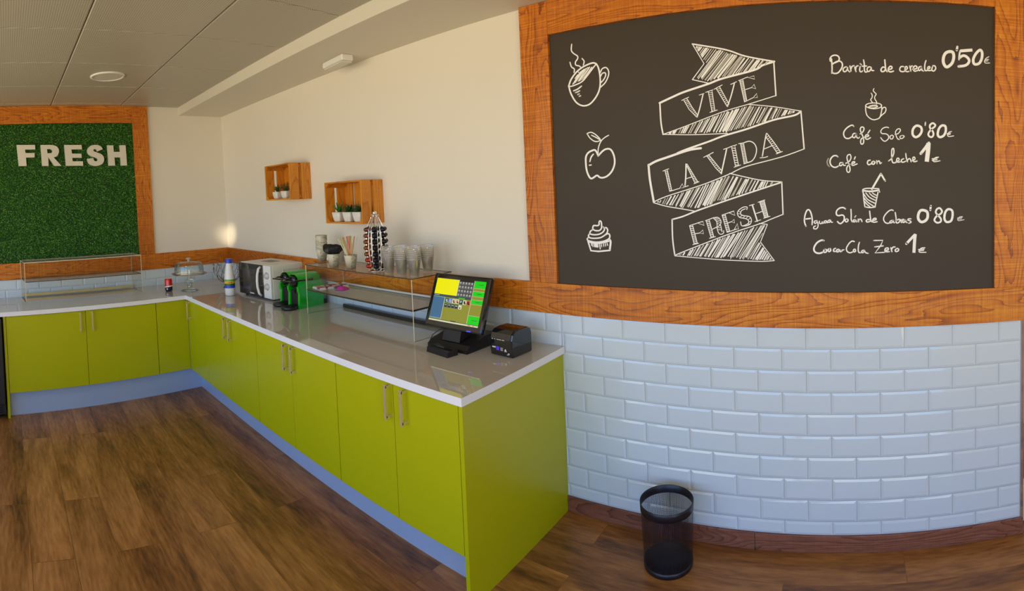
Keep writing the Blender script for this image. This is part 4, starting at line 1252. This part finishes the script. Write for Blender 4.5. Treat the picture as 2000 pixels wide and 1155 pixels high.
# clear cup stacks
b = MB()
r0, r1, hh = 0.024, 0.037, 0.10
b.lathe([(0.0005, 0.002), (r0, 0.0), (r0 + (r1 - r0) * 0.55, hh * 0.62), (r0 + (r1 - r0) * 0.63, hh * 0.64), (r1, hh)], 24, mi=0)
b.tube([(r1 * math.cos(2 * PI * k / 24), r1 * math.sin(2 * PI * k / 24), hh) for k in range(24)], 0.0016, 6, mi=1, closed=True)
cc0 = b.build('clear_cup', ['cupclear', mat('clear_cup_rim', (0.80, 0.79, 0.72), 0.1, trans=0.5)])
first = True
for (px, py, n_, lab, grp) in ((760, -0.275, 7, 'clear plastic cup in the stack beside the capsule holder', 'clear cups beside the capsule holder'),
                              (785, -0.285, 8, 'clear plastic cup in the second clear stack from the capsule holder', 'clear cups, second stack'),
                              (809, -0.270, 8, 'clear plastic cup in the stack at the front right corner of the glass shelf', 'clear cups, front corner stack'),
                              (836, -0.130, 7, 'clear plastic cup in the stack closest to the till screen', 'clear cups, stack by the till')):
    x, y = ony(px, 530, py).x, py
    for k in range(n_):
        o = cc0 if first else cc0.copy()
        if not first: COL.objects.link(o)
        first = False
        o.location = (x + random.uniform(-.0006, .0006), y, ZTP + 0.0003 + k * 0.0105)
        tag(o, lab, 'cup', grp)

# coffee capsule carousel
q = onz(737, 529, ZTP)
KX, KY, KZ = q.x, q.y, ZTP
t = thing('capsule_holder', 'tall chrome wire carousel holding coffee capsules on the glass shelf', 'capsule holder', (KX, KY, KZ))
MB().lathe([(0.0005, 0.0), (0.055, 0.0), (0.056, 0.003), (0.045, 0.008), (0.015, 0.012), (0.0005, 0.012)], 32).build('base', 'chrome', t)
MB().tube([(0, 0, 0.01), (0, 0, 0.335)], 0.0045, 10).build('pole', 'chrome', t)
NCOL = 6
for k in range(NCOL):
    a = k * 2 * PI / NCOL + 0.25
    b = MB()
    for sg in (-1, 1):
        P = []
        for j in range(18):
            f = j / 17
            z = 0.016 + 0.335 * f
            r = 0.040 + 0.012 * math.sin(PI * min(1, f * 1.15)) - (0.030 * max(0, (f - 0.72) / 0.28) ** 1.6)
            w = 0.0165 * (1 - 0.55 * max(0, (f - 0.75) / 0.25))
            P.append((r * math.cos(a) - sg * w * math.sin(a), r * math.sin(a) + sg * w * math.cos(a), z))
        b.tube(P, 0.0016, 6)
    b.build('guide_wire', 'chrome', t)
b = MB()
b.lathe([(0.0005, 0.372), (0.010, 0.369), (0.013, 0.360), (0.010, 0.351), (0.004, 0.346), (0.0005, 0.335)], 16)
b.tube([(0.026 * math.cos(2 * PI * k / 20), 0.026 * math.sin(2 * PI * k / 20), 0.348) for k in range(20)], 0.0018, 6, closed=True)
b.build('top_knob', 'chrome', t)
capm = MB().lathe([(0.0185, 0.0), (0.0185, 0.0015), (0.0148, 0.003), (0.0125, 0.017), (0.009, 0.023), (0.0005, 0.0245)], 18)
capm.lathe([(0.0005, 0.0), (0.0185, 0.0)], 18)
CAPC = [('cap_red', 'red'), ('cap_red', 'red'), ('cap_copper', 'copper'), ('cap_copper', 'copper'), ('cap_copper', 'copper'), ('cap_copper', 'copper'), ('cap_brown', 'dark brown')]
protos = {}
for k in range(NCOL):
    a = k * 2 * PI / NCOL + 0.25
    left = math.cos(a - 3.75) > 0.75 or math.cos(a - 4.2) > 0.86
    for j in range(7):
        f = (0.022 + j * 0.036) / 0.335
        r = 0.040 + 0.012 * math.sin(PI * min(1, f * 1.15)) - 0.002
        mm, nm = CAPC[j] if left else ('cap_black', 'black')
        if mm not in protos:
            o = capm.build('coffee_capsule', mm); protos[mm] = o
        else:
            o = protos[mm].copy(); COL.objects.link(o)
        o.location = (KX + r * math.cos(a), KY + r * math.sin(a), KZ + 0.034 + j * 0.0375)
        o.rotation_euler = (0, PI / 2, a)
        tag(o, '%s coffee capsule held in the chrome capsule carousel' % nm, 'coffee capsule', '%s capsules in the carousel' % nm)

# snack bars on the middle shelf
rb = random.Random(11)
for k, (px, py, rz, main, lab) in enumerate((
        (628, 562, -0.10, 'wrapper', 'white and purple snack bar at the front left corner of the middle glass shelf'),
        (636, 556, -0.05, 'wrapper', 'white snack bar with brown print, second from the front on the middle glass shelf'),
        (643, 551, -0.12, 'purple', 'dark purple wrapped snack bar lying between the white ones on the shelf'),
        (650, 547, -0.08, 'wrapper', 'white and purple snack bar at the back of the middle glass shelf'))):
    q = onz(px, py, ZSH)
    t = thing('snack_bar', lab, 'snack bar', (max(q.x, XD0 + 0.075) + k * 0.006, [-0.28, -0.225, -0.17, -0.115][k], ZSH + 0.0005), rz, 'wrapped snack bars')
    b = MB()
    P = [(-0.062, 0.001), (-0.052, 0.002), (-0.048, 0.015), (0.048, 0.016), (0.052, 0.002), (0.062, 0.001)]
    b.prism([(p[0], p[1]) for p in P] + [(0.062, 0.0), (-0.062, 0.0)], 1, -0.021, 0.021)
    b.build('wrapper', main, t)
    MB().box(0.008, 0.047, -0.0213, 0.0213, 0.004, 0.0165).build('printed_band', 'purple' if main == 'wrapper' else 'wrapper', t)
    MB().lathe([(0.012, 0.0), (0.012, 0.0004)], 16, c=(-0.022, 0, 0.0157), cap1=True).build('printed_spot', ['brown_print', 'navy', 'magenta', 'navy'][k], t)
b = MB()
q = onz(662, 556, ZSH)
P = []
for i in range(9):
    for j in range(9):
        u, v = i / 8 * 2 - 1, j / 8 * 2 - 1
        z = 0.024 * (1 - u ** 4) * (1 - v ** 4) + rb.uniform(0, 0.004)
        P.append((u * 0.035, v * 0.03, z))
b.add(P, [(i * 9 + j, i * 9 + j + 1, (i + 1) * 9 + j + 1, (i + 1) * 9 + j) for i in range(8) for j in range(8)], 0, True)
b.add([(p[0], p[1], 0) for p in P], [(0, 8, 80, 72)], 0)
o = b.build('sweet_bag', 'magenta'); o.location = (XD0 + 0.215, -0.20, ZSH + 0.0005); o.rotation_euler = (0, 0, 0.3)
tag(o, 'crumpled shiny magenta packet beside the snack bars on the middle shelf', 'packet')

# ================================================================== MICROWAVE
t = thing('microwave', 'white microwave oven with dark door on the worktop near the corner', 'microwave', (1.22, -0.17, ZW), 0.10)
w2, d2, zt_ = 0.225, 0.15, 0.292
MB().box(-w2, w2, -d2, d2, 0.012, zt_, bev=0.006).build('body', 'cream', t)
b = MB()
for i in range(5): b.box(-0.10 + i * 0.03, -0.085 + i * 0.03, -0.04, 0.06, zt_ + 0.0001, zt_ + 0.0008)
b.build('top_vents', 'grille', t)
b = MB(); b.box(w2 + 0.0002, w2 + 0.004, -0.06, -0.052, 0.05, 0.25, bev=0.001); b.box(w2 + 0.0002, w2 + 0.003, -0.052, 0.11, 0.243, 0.25); b.box(w2 + 0.0002, w2 + 0.003, 0.104, 0.11, 0.05, 0.25)
b.build('side_ribs', 'cream', t)
b = MB(); b.box(-w2 + 0.001, 0.125, -d2 - 0.020, -d2 - 0.0005, 0.020, zt_ - 0.004, bev=0.003)
dr = b.build('door', 'darkglass', t)
MB().box(-0.165, 0.045, -d2 - 0.0212, -d2 - 0.0202, 0.065, 0.245).build('door_window', mat('oven_window', (0.055, 0.05, 0.045), 0.08), dr)
P = [(0.095, -d2 - 0.020, 0.035), (0.095, -d2 - 0.040, 0.055), (0.092, -d2 - 0.050, 0.11), (0.092, -d2 - 0.052, 0.16), (0.095, -d2 - 0.050, 0.21), (0.098, -d2 - 0.040, 0.258), (0.098, -d2 - 0.020, 0.272)]
b = MB().tube([Vector(p) for p in P], 0.010, 10)
hh_ = b.build('handle', 'white', dr); hh_['label'] = 'white curved handle'
b = MB()
for k in range(6): b.box(-0.065 + k * 0.010, -0.058 + k * 0.010, -d2 - 0.0212, -d2 - 0.0202, 0.034, 0.046 - 0.003 * (k % 2))
b.build('badge', 'white', dr)
MB().box(0.127, w2 - 0.001, -d2 - 0.018, -d2 - 0.0005, 0.020, zt_ - 0.004, bev=0.003).build('control_panel', 'white', t)
for z in (0.205, 0.115):
    kb = MB().lathe([(0.027, 0.0), (0.027, 0.003), (0.021, 0.004), (0.019, 0.018), (0.0005, 0.019)], 24, mtx=Matrix.Translation((0.175, -d2 - 0.018, z)) @ Matrix.Rotation(PI / 2, 4, 'X'))
    kb.box(0.172, 0.178, -d2 - 0.043, -d2 - 0.030, z - 0.018, z + 0.018, bev=0.001)
    kb.build('knob', 'knobgrey', t)
    MB().lathe([(0.0285, 0.0), (0.0285, 0.0008), (0.0005, 0.0008)], 24, mtx=Matrix.Translation((0.175, -d2 - 0.018, z)) @ Matrix.Rotation(PI / 2, 4, 'X')).build('knob_dial', 'grille', t)
for (x, y) in ((-0.19, -0.12), (0.19, -0.12), (-0.19, 0.12), (0.19, 0.12)): MB().lathe([(0.014, 0.0), (0.014, 0.013)], 12, c=(x, y, 0), cap0=True, cap1=True).build('foot', 'black', t)

# ================================================================== COFFEE MACHINES


def coffee_machine(label, loc, rz):
    t = thing('coffee_machine', label, 'coffee machine', loc, rz, 'green capsule coffee machines')
    b = MB()
    mB = Matrix.Translation((0, 0.105, 0.205)) @ Matrix.Rotation(PI / 2, 4, 'X')
    b.lathe([(0.0005, -0.012), (0.035, -0.010), (0.050, 0.0), (0.0525, 0.02), (0.0525, 0.205), (0.050, 0.212)], 32, mtx=mB)
    b.build('barrel', 'green', t)
    # body below: two side cheeks and a back block
    prof = [(0.120, 0.0), (0.120, 0.165), (0.09, 0.20), (-0.06, 0.20), (-0.115, 0.165), (-0.115, 0.140), (-0.105, 0.115), (-0.112, 0.0)]
    b = MB()
    for (xa, xb) in ((-0.058, -0.040), (0.040, 0.058)): b.prism(prof, 0, xa, xb)
    b.prism([(0.120, 0.0), (0.120, 0.165), (0.0, 0.165), (0.0, 0.0)], 0, -0.040, 0.040)
    b.build('body', 'green', t)
    MB().box(-0.0395, 0.0395, -0.095, -0.001, 0.0, 0.135).build('cup_bay', 'black', t)
    b = MB(); b.lathe([(0.0005, 0.0), (0.034, 0.0), (0.039, -0.006), (0.039, -0.012)], 28, mtx=Matrix.Translation((0, -0.123, 0.205)) @ Matrix.Rotation(PI / 2, 4, 'X'))
    b.lathe([(0.016, 0.0), (0.014, -0.05)], 16, c=(0, -0.085, 0.165), cap1=True)
    b.build('front_cap', 'black_gloss', t)
    P = [(0.056, 0.01, 0.207), (0.058, -0.06, 0.212), (0.056, -0.13, 0.214), (0.04, -0.160, 0.212), (0.0, -0.172, 0.210), (-0.04, -0.160, 0.212), (-0.056, -0.13, 0.214), (-0.058, -0.06, 0.212), (-0.056, 0.01, 0.207)]
    b = MB().tube(P, 0.0065, 8); b.lathe([(0.010, -0.004), (0.010, 0.004)], 14, cap0=True, cap1=True, mtx=Matrix.Translation((0.058, 0.012, 0.207)) @ Matrix.Rotation(PI / 2, 4, 'Y'))
    b.box(-0.05, 0.05, -0.180, -0.150, 0.205, 0.215, bev=0.004)
    b.build('lever', 'black_gloss', t)
    b = MB()
    b.lathe([(0.0005, 0.004), (0.052, 0.004), (0.056, 0.010), (0.056, 0.022), (0.052, 0.024), (0.0005, 0.024)], 28, c=(0, -0.155, 0))
    for k in range(5): b.box(-0.04, 0.04, -0.19 + k * 0.018, -0.183 + k * 0.018, 0.0241, 0.0265)
    b.lathe([(0.007, 0.0), (0.007, 0.005)], 10, c=(0, -0.19, 0), cap0=True)
    b.build('drip_tray', 'black', t)
    MB().box(-0.045, 0.045, 0.1205, 0.165, 0.03, 0.19, bev=0.012).build('water_tank', 'cupclear', t)
    MB().box(-0.047, 0.047, 0.1205, 0.167, 0.0, 0.0295, bev=0.004).build('tank_base', 'black', t)
    return t


coffee_machine('green capsule coffee machine beside the microwave, farther from the till', (1.605, -0.185, ZW), 0.20)
coffee_machine('green capsule coffee machine nearer the glass display shelf', (1.755, -0.205, ZW), 0.20)

# ================================================================== CORNER GROUP
# wire fruit bowl
t = thing('wire_fruit_bowl', 'empty steel wire fruit bowl in the corner behind the milk bottle', 'bowl', (0.615, -0.285, ZW))
b = MB()
R0, HB = 0.128, 0.20
def bowlp(a, f):
    r = 0.03 + (R0 - 0.03) * math.sin(f * PI / 2) ** 0.85
    z = 0.055 + 0.155 * (1 - math.cos(f * PI / 2)) ** 0.9
    return (r * math.cos(a), r * math.sin(a), z)
for k in range(10):
    for sg in (1, -1):
        b.tube([bowlp(k * PI / 5 + sg * f * 0.9, f) for f in [i / 10 for i in range(11)]] + [(lambda p: (p[0] * 1.01, p[1] * 1.01, p[2] + 0.03))(bowlp(k * PI / 5 + sg * 0.9, 1.0))], 0.0030, 6)
b.build('wire_basket', 'steel', t)
b = MB()
for rr, zz in ((0.03, 0.055), (0.045, 0.003)): b.tube([(rr * math.cos(2 * PI * k / 24), rr * math.sin(2 * PI * k / 24), zz) for k in range(24)], 0.0028, 6, closed=True)
for k in range(6):
    a = k * PI / 3
    b.tube([(0.03 * math.cos(a), 0.03 * math.sin(a), 0.055), (0.024 * math.cos(a), 0.024 * math.sin(a), 0.03), (0.045 * math.cos(a), 0.045 * math.sin(a), 0.003)], 0.002, 6)
b.build('base_ring', 'steel', t)

# milk bottle
t = thing('milk_bottle', 'white plastic milk bottle with blue cap near the inner corner of the worktop', 'bottle', (0.993, -0.438, ZW))
MB().lathe([(0.0005, 0.001), (0.036, 0.001), (0.041, 0.010), (0.042, 0.10), (0.042, 0.15), (0.039, 0.185), (0.030, 0.235), (0.0245, 0.265), (0.0235, 0.285), (0.0225, 0.29), (0.0225, 0.30)], 32, cap1=True).build('body', 'milk', t)
MB().lathe([(0.0268, 0.285), (0.0268, 0.318), (0.024, 0.322), (0.0005, 0.322)], 28).build('cap', 'blue', t)['label'] = 'blue screw cap'
b = MB()
r = 0.0424
b.lathe([(r, 0.075), (r, 0.088)], 32, mi=0); b.lathe([(r, 0.088), (r, 0.108)], 32, mi=1); b.lathe([(r, 0.108), (r, 0.128)], 32, mi=2); b.lathe([(r, 0.128), (r, 0.145)], 32, mi=3)
b.lathe([(r, 0.068), (r, 0.075)], 32, mi=0)
for k in range(5):
    a = -0.9 + k * 0.22
    mt = Matrix.Rotation(a, 4, 'Z')
    b.add([mt @ Vector((r + 0.0006, -0.004, 0.112)), mt @ Vector((r + 0.0006, 0.003, 0.112)), mt @ Vector((r + 0.0006, 0.004, 0.122)), mt @ Vector((r + 0.0006, -0.002, 0.123))], [(0, 1, 2, 3)], 4)
b.build('label_band', ['blue', mat('label_teal', (0.02, 0.10, 0.06), 0.35), mat('label_yellow', (0.72, 0.55, 0.03), 0.35), mat('label_green', (0.16, 0.40, 0.04), 0.35), 'red'], t)['label'] = 'printed label in blue, yellow and green'

# cake stand with dome
pc_ = A(0.672, 0.49, ZW)
t = thing('cake_stand', 'empty glass cake stand with domed cover in the corner of the worktop', 'cake stand', pc_)
b = MB()
b.lathe([(0.0005, 0.003), (0.075, 0.003), (0.080, 0.006), (0.055, 0.014), (0.022, 0.026), (0.020, 0.050), (0.024, 0.066), (0.042, 0.078), (0.046, 0.086), (0.040, 0.098), (0.020, 0.110), (0.016, 0.128), (0.018, 0.146), (0.05, 0.150), (0.0005, 0.150)], 40)
b.build('pedestal', 'glass', t)
b = MB().lathe([(0.0005, 0.151), (0.135, 0.151), (0.150, 0.158), (0.152, 0.164), (0.148, 0.166), (0.135, 0.158), (0.0005, 0.157)], 48)
b.build('plate', 'glass', t)
b = MB().lathe([(0.128, 0.162), (0.126, 0.20), (0.120, 0.245), (0.112, 0.262), (0.095, 0.270), (0.05, 0.275), (0.0005, 0.276)], 48)
b.tube([(0.128 * math.cos(2 * PI * k / 48), 0.128 * math.sin(2 * PI * k / 48), 0.163) for k in range(48)], 0.0022, 6, closed=True)
dm = b.build('dome', 'glass', t)
MB().lathe([(0.012, 0.274), (0.009, 0.284), (0.010, 0.292), (0.020, 0.300), (0.022, 0.307), (0.018, 0.313), (0.0005, 0.314)], 24).build('knob', 'frost', dm)

# drink can
t = thing('drink_can', 'red and dark soft drink can on the left worktop beside the cake stand', 'can', A(0.835, 0.406, ZW))
b = MB()
b.lathe([(0.0005, 0.004), (0.024, 0.0), (0.031, 0.008), (0.033, 0.012), (0.033, 0.045)], 32, mi=1)
b.lathe([(0.033, 0.045), (0.033, 0.106), (0.031, 0.112), (0.027, 0.120)], 32, mi=0)
# pale swoosh between the two colours
sw = []
for k in range(25):
    a = 2 * PI * k / 24
    sw.append((0.0333 * math.cos(a), 0.0333 * math.sin(a), 0.046 + 0.006 * math.sin(a + 1.0)))
vs = [Vector((p[0], p[1], p[2] - 0.005)) for p in sw] + [Vector((p[0], p[1], p[2] + 0.006)) for p in sw]
b.add(vs, [(i, i + 1, 25 + i + 1, 25 + i) for i in range(24)], 2, True)
for k, (a, z) in enumerate(((-0.75, 0.026), (-0.70, 0.026))):
    mt = Matrix.Rotation(a, 4, 'Z')
    b.add([mt @ Vector((0.0335, -0.004, 0.018)), mt @ Vector((0.0335, 0.004, 0.018)), mt @ Vector((0.0335, 0.004, 0.034)), mt @ Vector((0.0335, -0.004, 0.034))], [(0, 1, 2, 3)], 2)
b.build('body', ['red', 'navy', 'white'], t)
b = MB().lathe([(0.027, 0.1195), (0.027, 0.1215), (0.024, 0.118), (0.0005, 0.117)], 28); b.box(-0.010, 0.006, -0.006, 0.006, 0.118, 0.1195)
b.build('lid', 'chrome', t)

# ================================================================== TILL
t = thing('till_terminal', 'black touch-screen till terminal near the right end of the worktop', 'till', (3.19, -0.22, ZW), 0.0)
# screen housing, tilted back
Wd, Hd = 0.366, 0.292
tilt = math.radians(-20)
mS = Matrix.Translation((0.0, -0.080, 0.098)) @ Matrix.Rotation(tilt, 4, 'X')
sh = MB().box(-Wd / 2, Wd / 2, 0.0, 0.030, 0.0, Hd, bev=0.010, mtx=mS)
sh.box(-Wd / 2 + 0.03, Wd / 2 - 0.03, 0.028, 0.052, 0.03, Hd - 0.04, bev=0.008, mtx=mS)
sh = sh.build('monitor', 'black_gloss', t)
EM = {}
def em(n_, c_, s_=1.0):
    EM[n_] = mat('screen_' + n_, tuple(q * 0.15 for q in c_), 0.2, emit=c_, es=s_)
    return EM[n_]
em('olive', (0.22, 0.22, 0.025)); em('yellow', (0.72, 0.68, 0.002)); em('key', (0.10, 0.10, 0.10)); em('keyhi', (0.33, 0.33, 0.33)); em('blue', (0.045, 0.12, 0.22)); em('slate', (0.03, 0.05, 0.06)); em('green', (0.0, 0.52, 0.005)); em('pale', (0.55, 0.55, 0.38)); em('cyan', (0.25, 0.45, 0.5)); em('redi', (0.5, 0.06, 0.05)); em('indigo', (0.10, 0.20, 0.62)); em('brown', (0.25, 0.10, 0.03)); em('blk', (0.01, 0.01, 0.012))
names = list(EM)
b = MB()
SX0, SX1, SZ0, SZ1 = -Wd / 2 + 0.026, Wd / 2 - 0.026, 0.033, Hd - 0.026
lay = [0]
def sq(u0, u1, v0, v1, n_):
    lay[0] += 1
    y = -0.0004 - 0.000012 * lay[0]
    xa, xb = SX0 + (SX1 - SX0) * u0, SX0 + (SX1 - SX0) * u1
    za, zb = SZ1 - (SZ1 - SZ0) * v0, SZ1 - (SZ1 - SZ0) * v1
    b.add([(xa, y, zb), (xb, y, zb), (xb, y, za), (xa, y, za)], [(0, 1, 2, 3)], names.index(n_), False, mS)
sq(0, 1, 0, 1, 'olive'); sq(0, 0.46, 0.015, 0.38, 'yellow'); sq(0.46, 0.475, 0, 0.38, 'pale'); sq(0, 1, 0, 0.012, 'slate')
sq(0.475, 0.775, 0.0, 0.41, 'blk')
for i in range(5):
    for j in range(4):
        sq(0.48 + i * 0.058, 0.533 + i * 0.058, 0.045 + j * 0.09, 0.125 + j * 0.09, 'key'); sq(0.488 + i * 0.058, 0.515 + i * 0.058, 0.052 + j * 0.09, 0.092 + j * 0.09, 'keyhi')
sq(0, 0.775, 0.385, 0.435, 'slate'); sq(0.01, 0.12, 0.40, 0.412, 'cyan'); sq(0.14, 0.30, 0.40, 0.408, 'blue'); sq(0.52, 0.65, 0.41, 0.43, 'green')
sq(0, 0.245, 0.44, 0.94, 'blue'); sq(0.24, 0.247, 0.44, 0.95, 'pale'); sq(0.0, 0.245, 0.44, 0.447, 'cyan'); sq(0.0, 0.245, 0.925, 0.932, 'cyan')
ic = ['slate', 'indigo', 'pale', 'pale', 'slate', 'pale', 'redi']
ic2 = ['cyan', 'keyhi', 'brown', 'redi', 'cyan', 'blk', 'blk']
for i in range(7):
    u = 0.262 + i * 0.073
    sq(u, u + 0.066, 0.455, 0.555, ic[i]); sq(u + 0.015, u + 0.045, 0.475, 0.525, ic2[i]); sq(u + 0.025, u + 0.058, 0.515, 0.542, 'blk' if i > 1 and i < 6 else ic2[i])
for i in range(5):
    u = 0.262 + i * 0.073
    sq(u, u + 0.066, 0.575, 0.665, 'slate' if i < 4 else 'pale'); sq(u + 0.012, u + 0.05, 0.60, 0.615, 'cyan' if i < 3 else 'pale'); sq(u + 0.02, u + 0.045, 0.625, 0.65, 'blk')
sq(0.775, 0.782, 0, 0.95, 'pale')
for (v0, v1) in ((0.0, 0.155), (0.235, 0.335), (0.425, 0.51), (0.775, 0.955)):
    sq(0.785, 1.0, v0, v1, 'green'); sq(0.86, 0.96, (v0 + v1) / 2 - 0.006, (v0 + v1) / 2 + 0.006, 'slate')
for v in (0.165, 0.228, 0.345, 0.415, 0.52, 0.765): sq(0.785, 1.0, v, v + 0.005, 'pale')
sq(0, 1, 0.955, 0.965, 'slate'); sq(0, 1, 0.968, 1.0, 'pale'); sq(0.45, 0.56, 0.945, 0.965, 'blk'); sq(0.80, 0.86, 0.975, 0.99, 'redi'); sq(0.9, 0.93, 0.975, 0.99, 'redi')
o = b.build('screen', [EM[n_] for n_ in names], sh, recalc=False); o['label'] = 'lit screen with yellow, green and blue panels'
led = MB().box(0.095, 0.120, -0.0012, 0.0, 0.006, 0.011, mtx=mS).build('power_light', mat('blue_led', (0.02, 0.02, 0.5), 0.3, emit=(0.05, 0.05, 0.9), es=1.2), sh)
b = MB()
b.prism([(-0.115, 0.0), (-0.115, 0.016), (-0.09, 0.035), (0.02, 0.062), (0.105, 0.062), (0.115, 0.05), (0.115, 0.0)], 0, -0.125, 0.125)
b.build('base', 'black', t)
b = MB()
b.prism([(-0.085, 0.040), (-0.060, 0.125), (0.0, 0.21), (0.03, 0.20), (0.035, 0.06), (-0.03, 0.055)], 0, -0.055, 0.055)
b.build('neck', 'black', t)

# small dock in front with its cable
t = thing('card_reader_dock', 'small low black device with a cable in front of the till', 'card reader', (3.205, -0.385, ZW), -0.12)
b = MB().prism([(-0.030, 0.0), (-0.026, 0.026), (0.014, 0.034), (0.032, 0.030), (0.034, 0.0)], 0, -0.075, 0.075)
b.build('housing', 'black', t)
MB().box(-0.070, 0.070, -0.008, 0.008, 0.0318, 0.0335).build('card_slot', 'black_gloss', t)
P = [(-0.074, 0.005, 0.016), (-0.10, 0.01, 0.017), (-0.125, 0.03, 0.03), (-0.13, 0.055, 0.06), (-0.105, 0.075, 0.085), (-0.06, 0.09, 0.092), (-0.015, 0.10, 0.080), (0.01, 0.11, 0.05)]
MB().tube([Vector(p + (0,)) if len(p) == 2 else Vector(p) for p in [tuple(q) for q in P]], 0.0022, 8).build('cable', 'rubber', t)

# receipt printer
t = thing('receipt_printer', 'glossy black cube receipt printer at the right end of the worktop', 'printer', (3.468, -0.20, ZW), -0.06)
prof = [(-0.072, 0.004), (-0.074, 0.030), (-0.074, 0.085), (-0.066, 0.112), (-0.045, 0.127), (-0.01, 0.132), (0.045, 0.130), (0.066, 0.120), (0.072, 0.095), (0.072, 0.004), (0.066, 0.0), (-0.066, 0.0)]
b = MB().prism(prof, 0, -0.064, 0.064, smooth=False)
bm_ = b.build('body', 'black_gloss', t)
md = bm_.modifiers.new('bevel', 'BEVEL'); md.width = 0.006; md.segments = 3; md.limit_method = 'ANGLE'; md.angle_limit = math.radians(40)
MB().prism([(-0.0755, 0.088), (-0.0675, 0.1135), (-0.046, 0.1285), (-0.01, 0.1335), (-0.01, 0.1320), (-0.044, 0.1265), (-0.065, 0.111), (-0.0735, 0.086)], 0, -0.056, 0.056).build('lid', 'black_gloss', t)
b = MB()
b.box(-0.050, -0.030, -0.0752, -0.0742, 0.040, 0.046); b.box(-0.002, 0.012, -0.0752, -0.0742, 0.030, 0.032); b.box(-0.002, 0.012, -0.0752, -0.0742, 0.042, 0.044); b.box(-0.002, 0.012, -0.0752, -0.0742, 0.036, 0.038)
b.add([(0.020, -0.0752, 0.032), (0.034, -0.0752, 0.032), (0.027, -0.0752, 0.043)], [(0, 1, 2)]); b.box(0.020, 0.034, -0.0752, -0.0742, 0.028, 0.030)
b.box(0.034, 0.048, -0.0752, -0.0742, 0.014, 0.016); b.box(0.040, 0.050, -0.0752, -0.0742, 0.019, 0.023)
b.build('front_icon', 'white', t)
MB().box(-0.026, -0.010, -0.0752, -0.0742, 0.030, 0.048).build('lit_key', mat('violet_led', (0.02, 0.01, 0.2), 0.3, emit=(0.05, 0.02, 0.45), es=1.0), t)
b = MB()
for k, wd in enumerate((0.008, 0.005, 0.012, 0.010, 0.014)): b.box(-0.052 + k * 0.015, -0.052 + k * 0.015 + wd, -0.0752, -0.0742, 0.0815, 0.0845)
b.build('front_marking', 'lens', t)

# ================================================================== WASTE BASKET
t = thing('waste_basket', 'round black wire mesh waste basket on the floor before the tiled wall', 'waste bin', (4.178, -0.168, 0.0))
b = MB()
NB, NZ = 110, 50
R_b, R_t, Hbin = 0.098, 0.108, 0.292
z0_, z1_ = 0.022, Hbin - 0.034
def bp(k, z):
    r = R_b + (R_t - R_b) * z / Hbin
    a = 2 * PI * k / NB
    return Vector((r * math.cos(a), r * math.sin(a), z))
for j in range(NZ):
    za, zb = z0_ + (z1_ - z0_) * j / NZ, z0_ + (z1_ - z0_) * (j + 1) / NZ
    for k in range(NB):
        o4 = [bp(k, za), bp(k + 1, za), bp(k + 1, zb), bp(k, zb)]
        cc = sum(o4, Vector()) / 4
        i4 = [cc + (p - cc) * 0.73 for p in o4]
        b.add(o4 + i4, [(0, 1, 5, 4), (1, 2, 6, 5), (2, 3, 7, 6), (3, 0, 4, 7)], 0)
b.build('mesh_wall', 'black_wire', t, recalc=False)
rr = lambda z: R_b + (R_t - R_b) * z / Hbin
MB().lathe([(rr(z1_) - 0.001, z1_ - 0.002), (rr(z1_) + 0.0012, z1_ - 0.002), (rr(Hbin) + 0.0012, Hbin), (rr(Hbin) - 0.0005, Hbin + 0.0012), (rr(Hbin) - 0.0022, Hbin), (rr(z1_) - 0.0012, z1_ - 0.002)], 64).build('rim', 'black_wire', t)
MB().lathe([(0.0005, 0.006), (0.096, 0.006), (0.0975, 0.024), (0.100, 0.024), (0.099, 0.0), (0.096, 0.0), (0.095, 0.004), (0.0005, 0.004)], 64).build('base', 'black_wire', t)

# ================================================================== RIGHT EDGE, past the end of the tiled wall
o = MB().box(5.662, 5.95, 0.06, 0.40, 0.0, 0.165, bev=0.012)
t = thing('storage_box', 'low white box on the floor past the end of the tiled wall', 'box', (0, 0, 0))
o.build('body', 'bluewhite', t)
MB().box(5.657, 5.955, 0.055, 0.405, 0.1655, 0.185, bev=0.006).build('lid', 'bluewhite', t)
b = MB().lathe([(0.0005, 0.0), (0.058, 0.0), (0.060, 0.01), (0.060, 0.11), (0.052, 0.135), (0.03, 0.145), (0.0005, 0.146)], 28)
o = b.build('red_canister', 'redbin'); o.location = (5.728, 0.16, 0.1855)
tag(o, 'red container on the white box at the right edge', 'container')
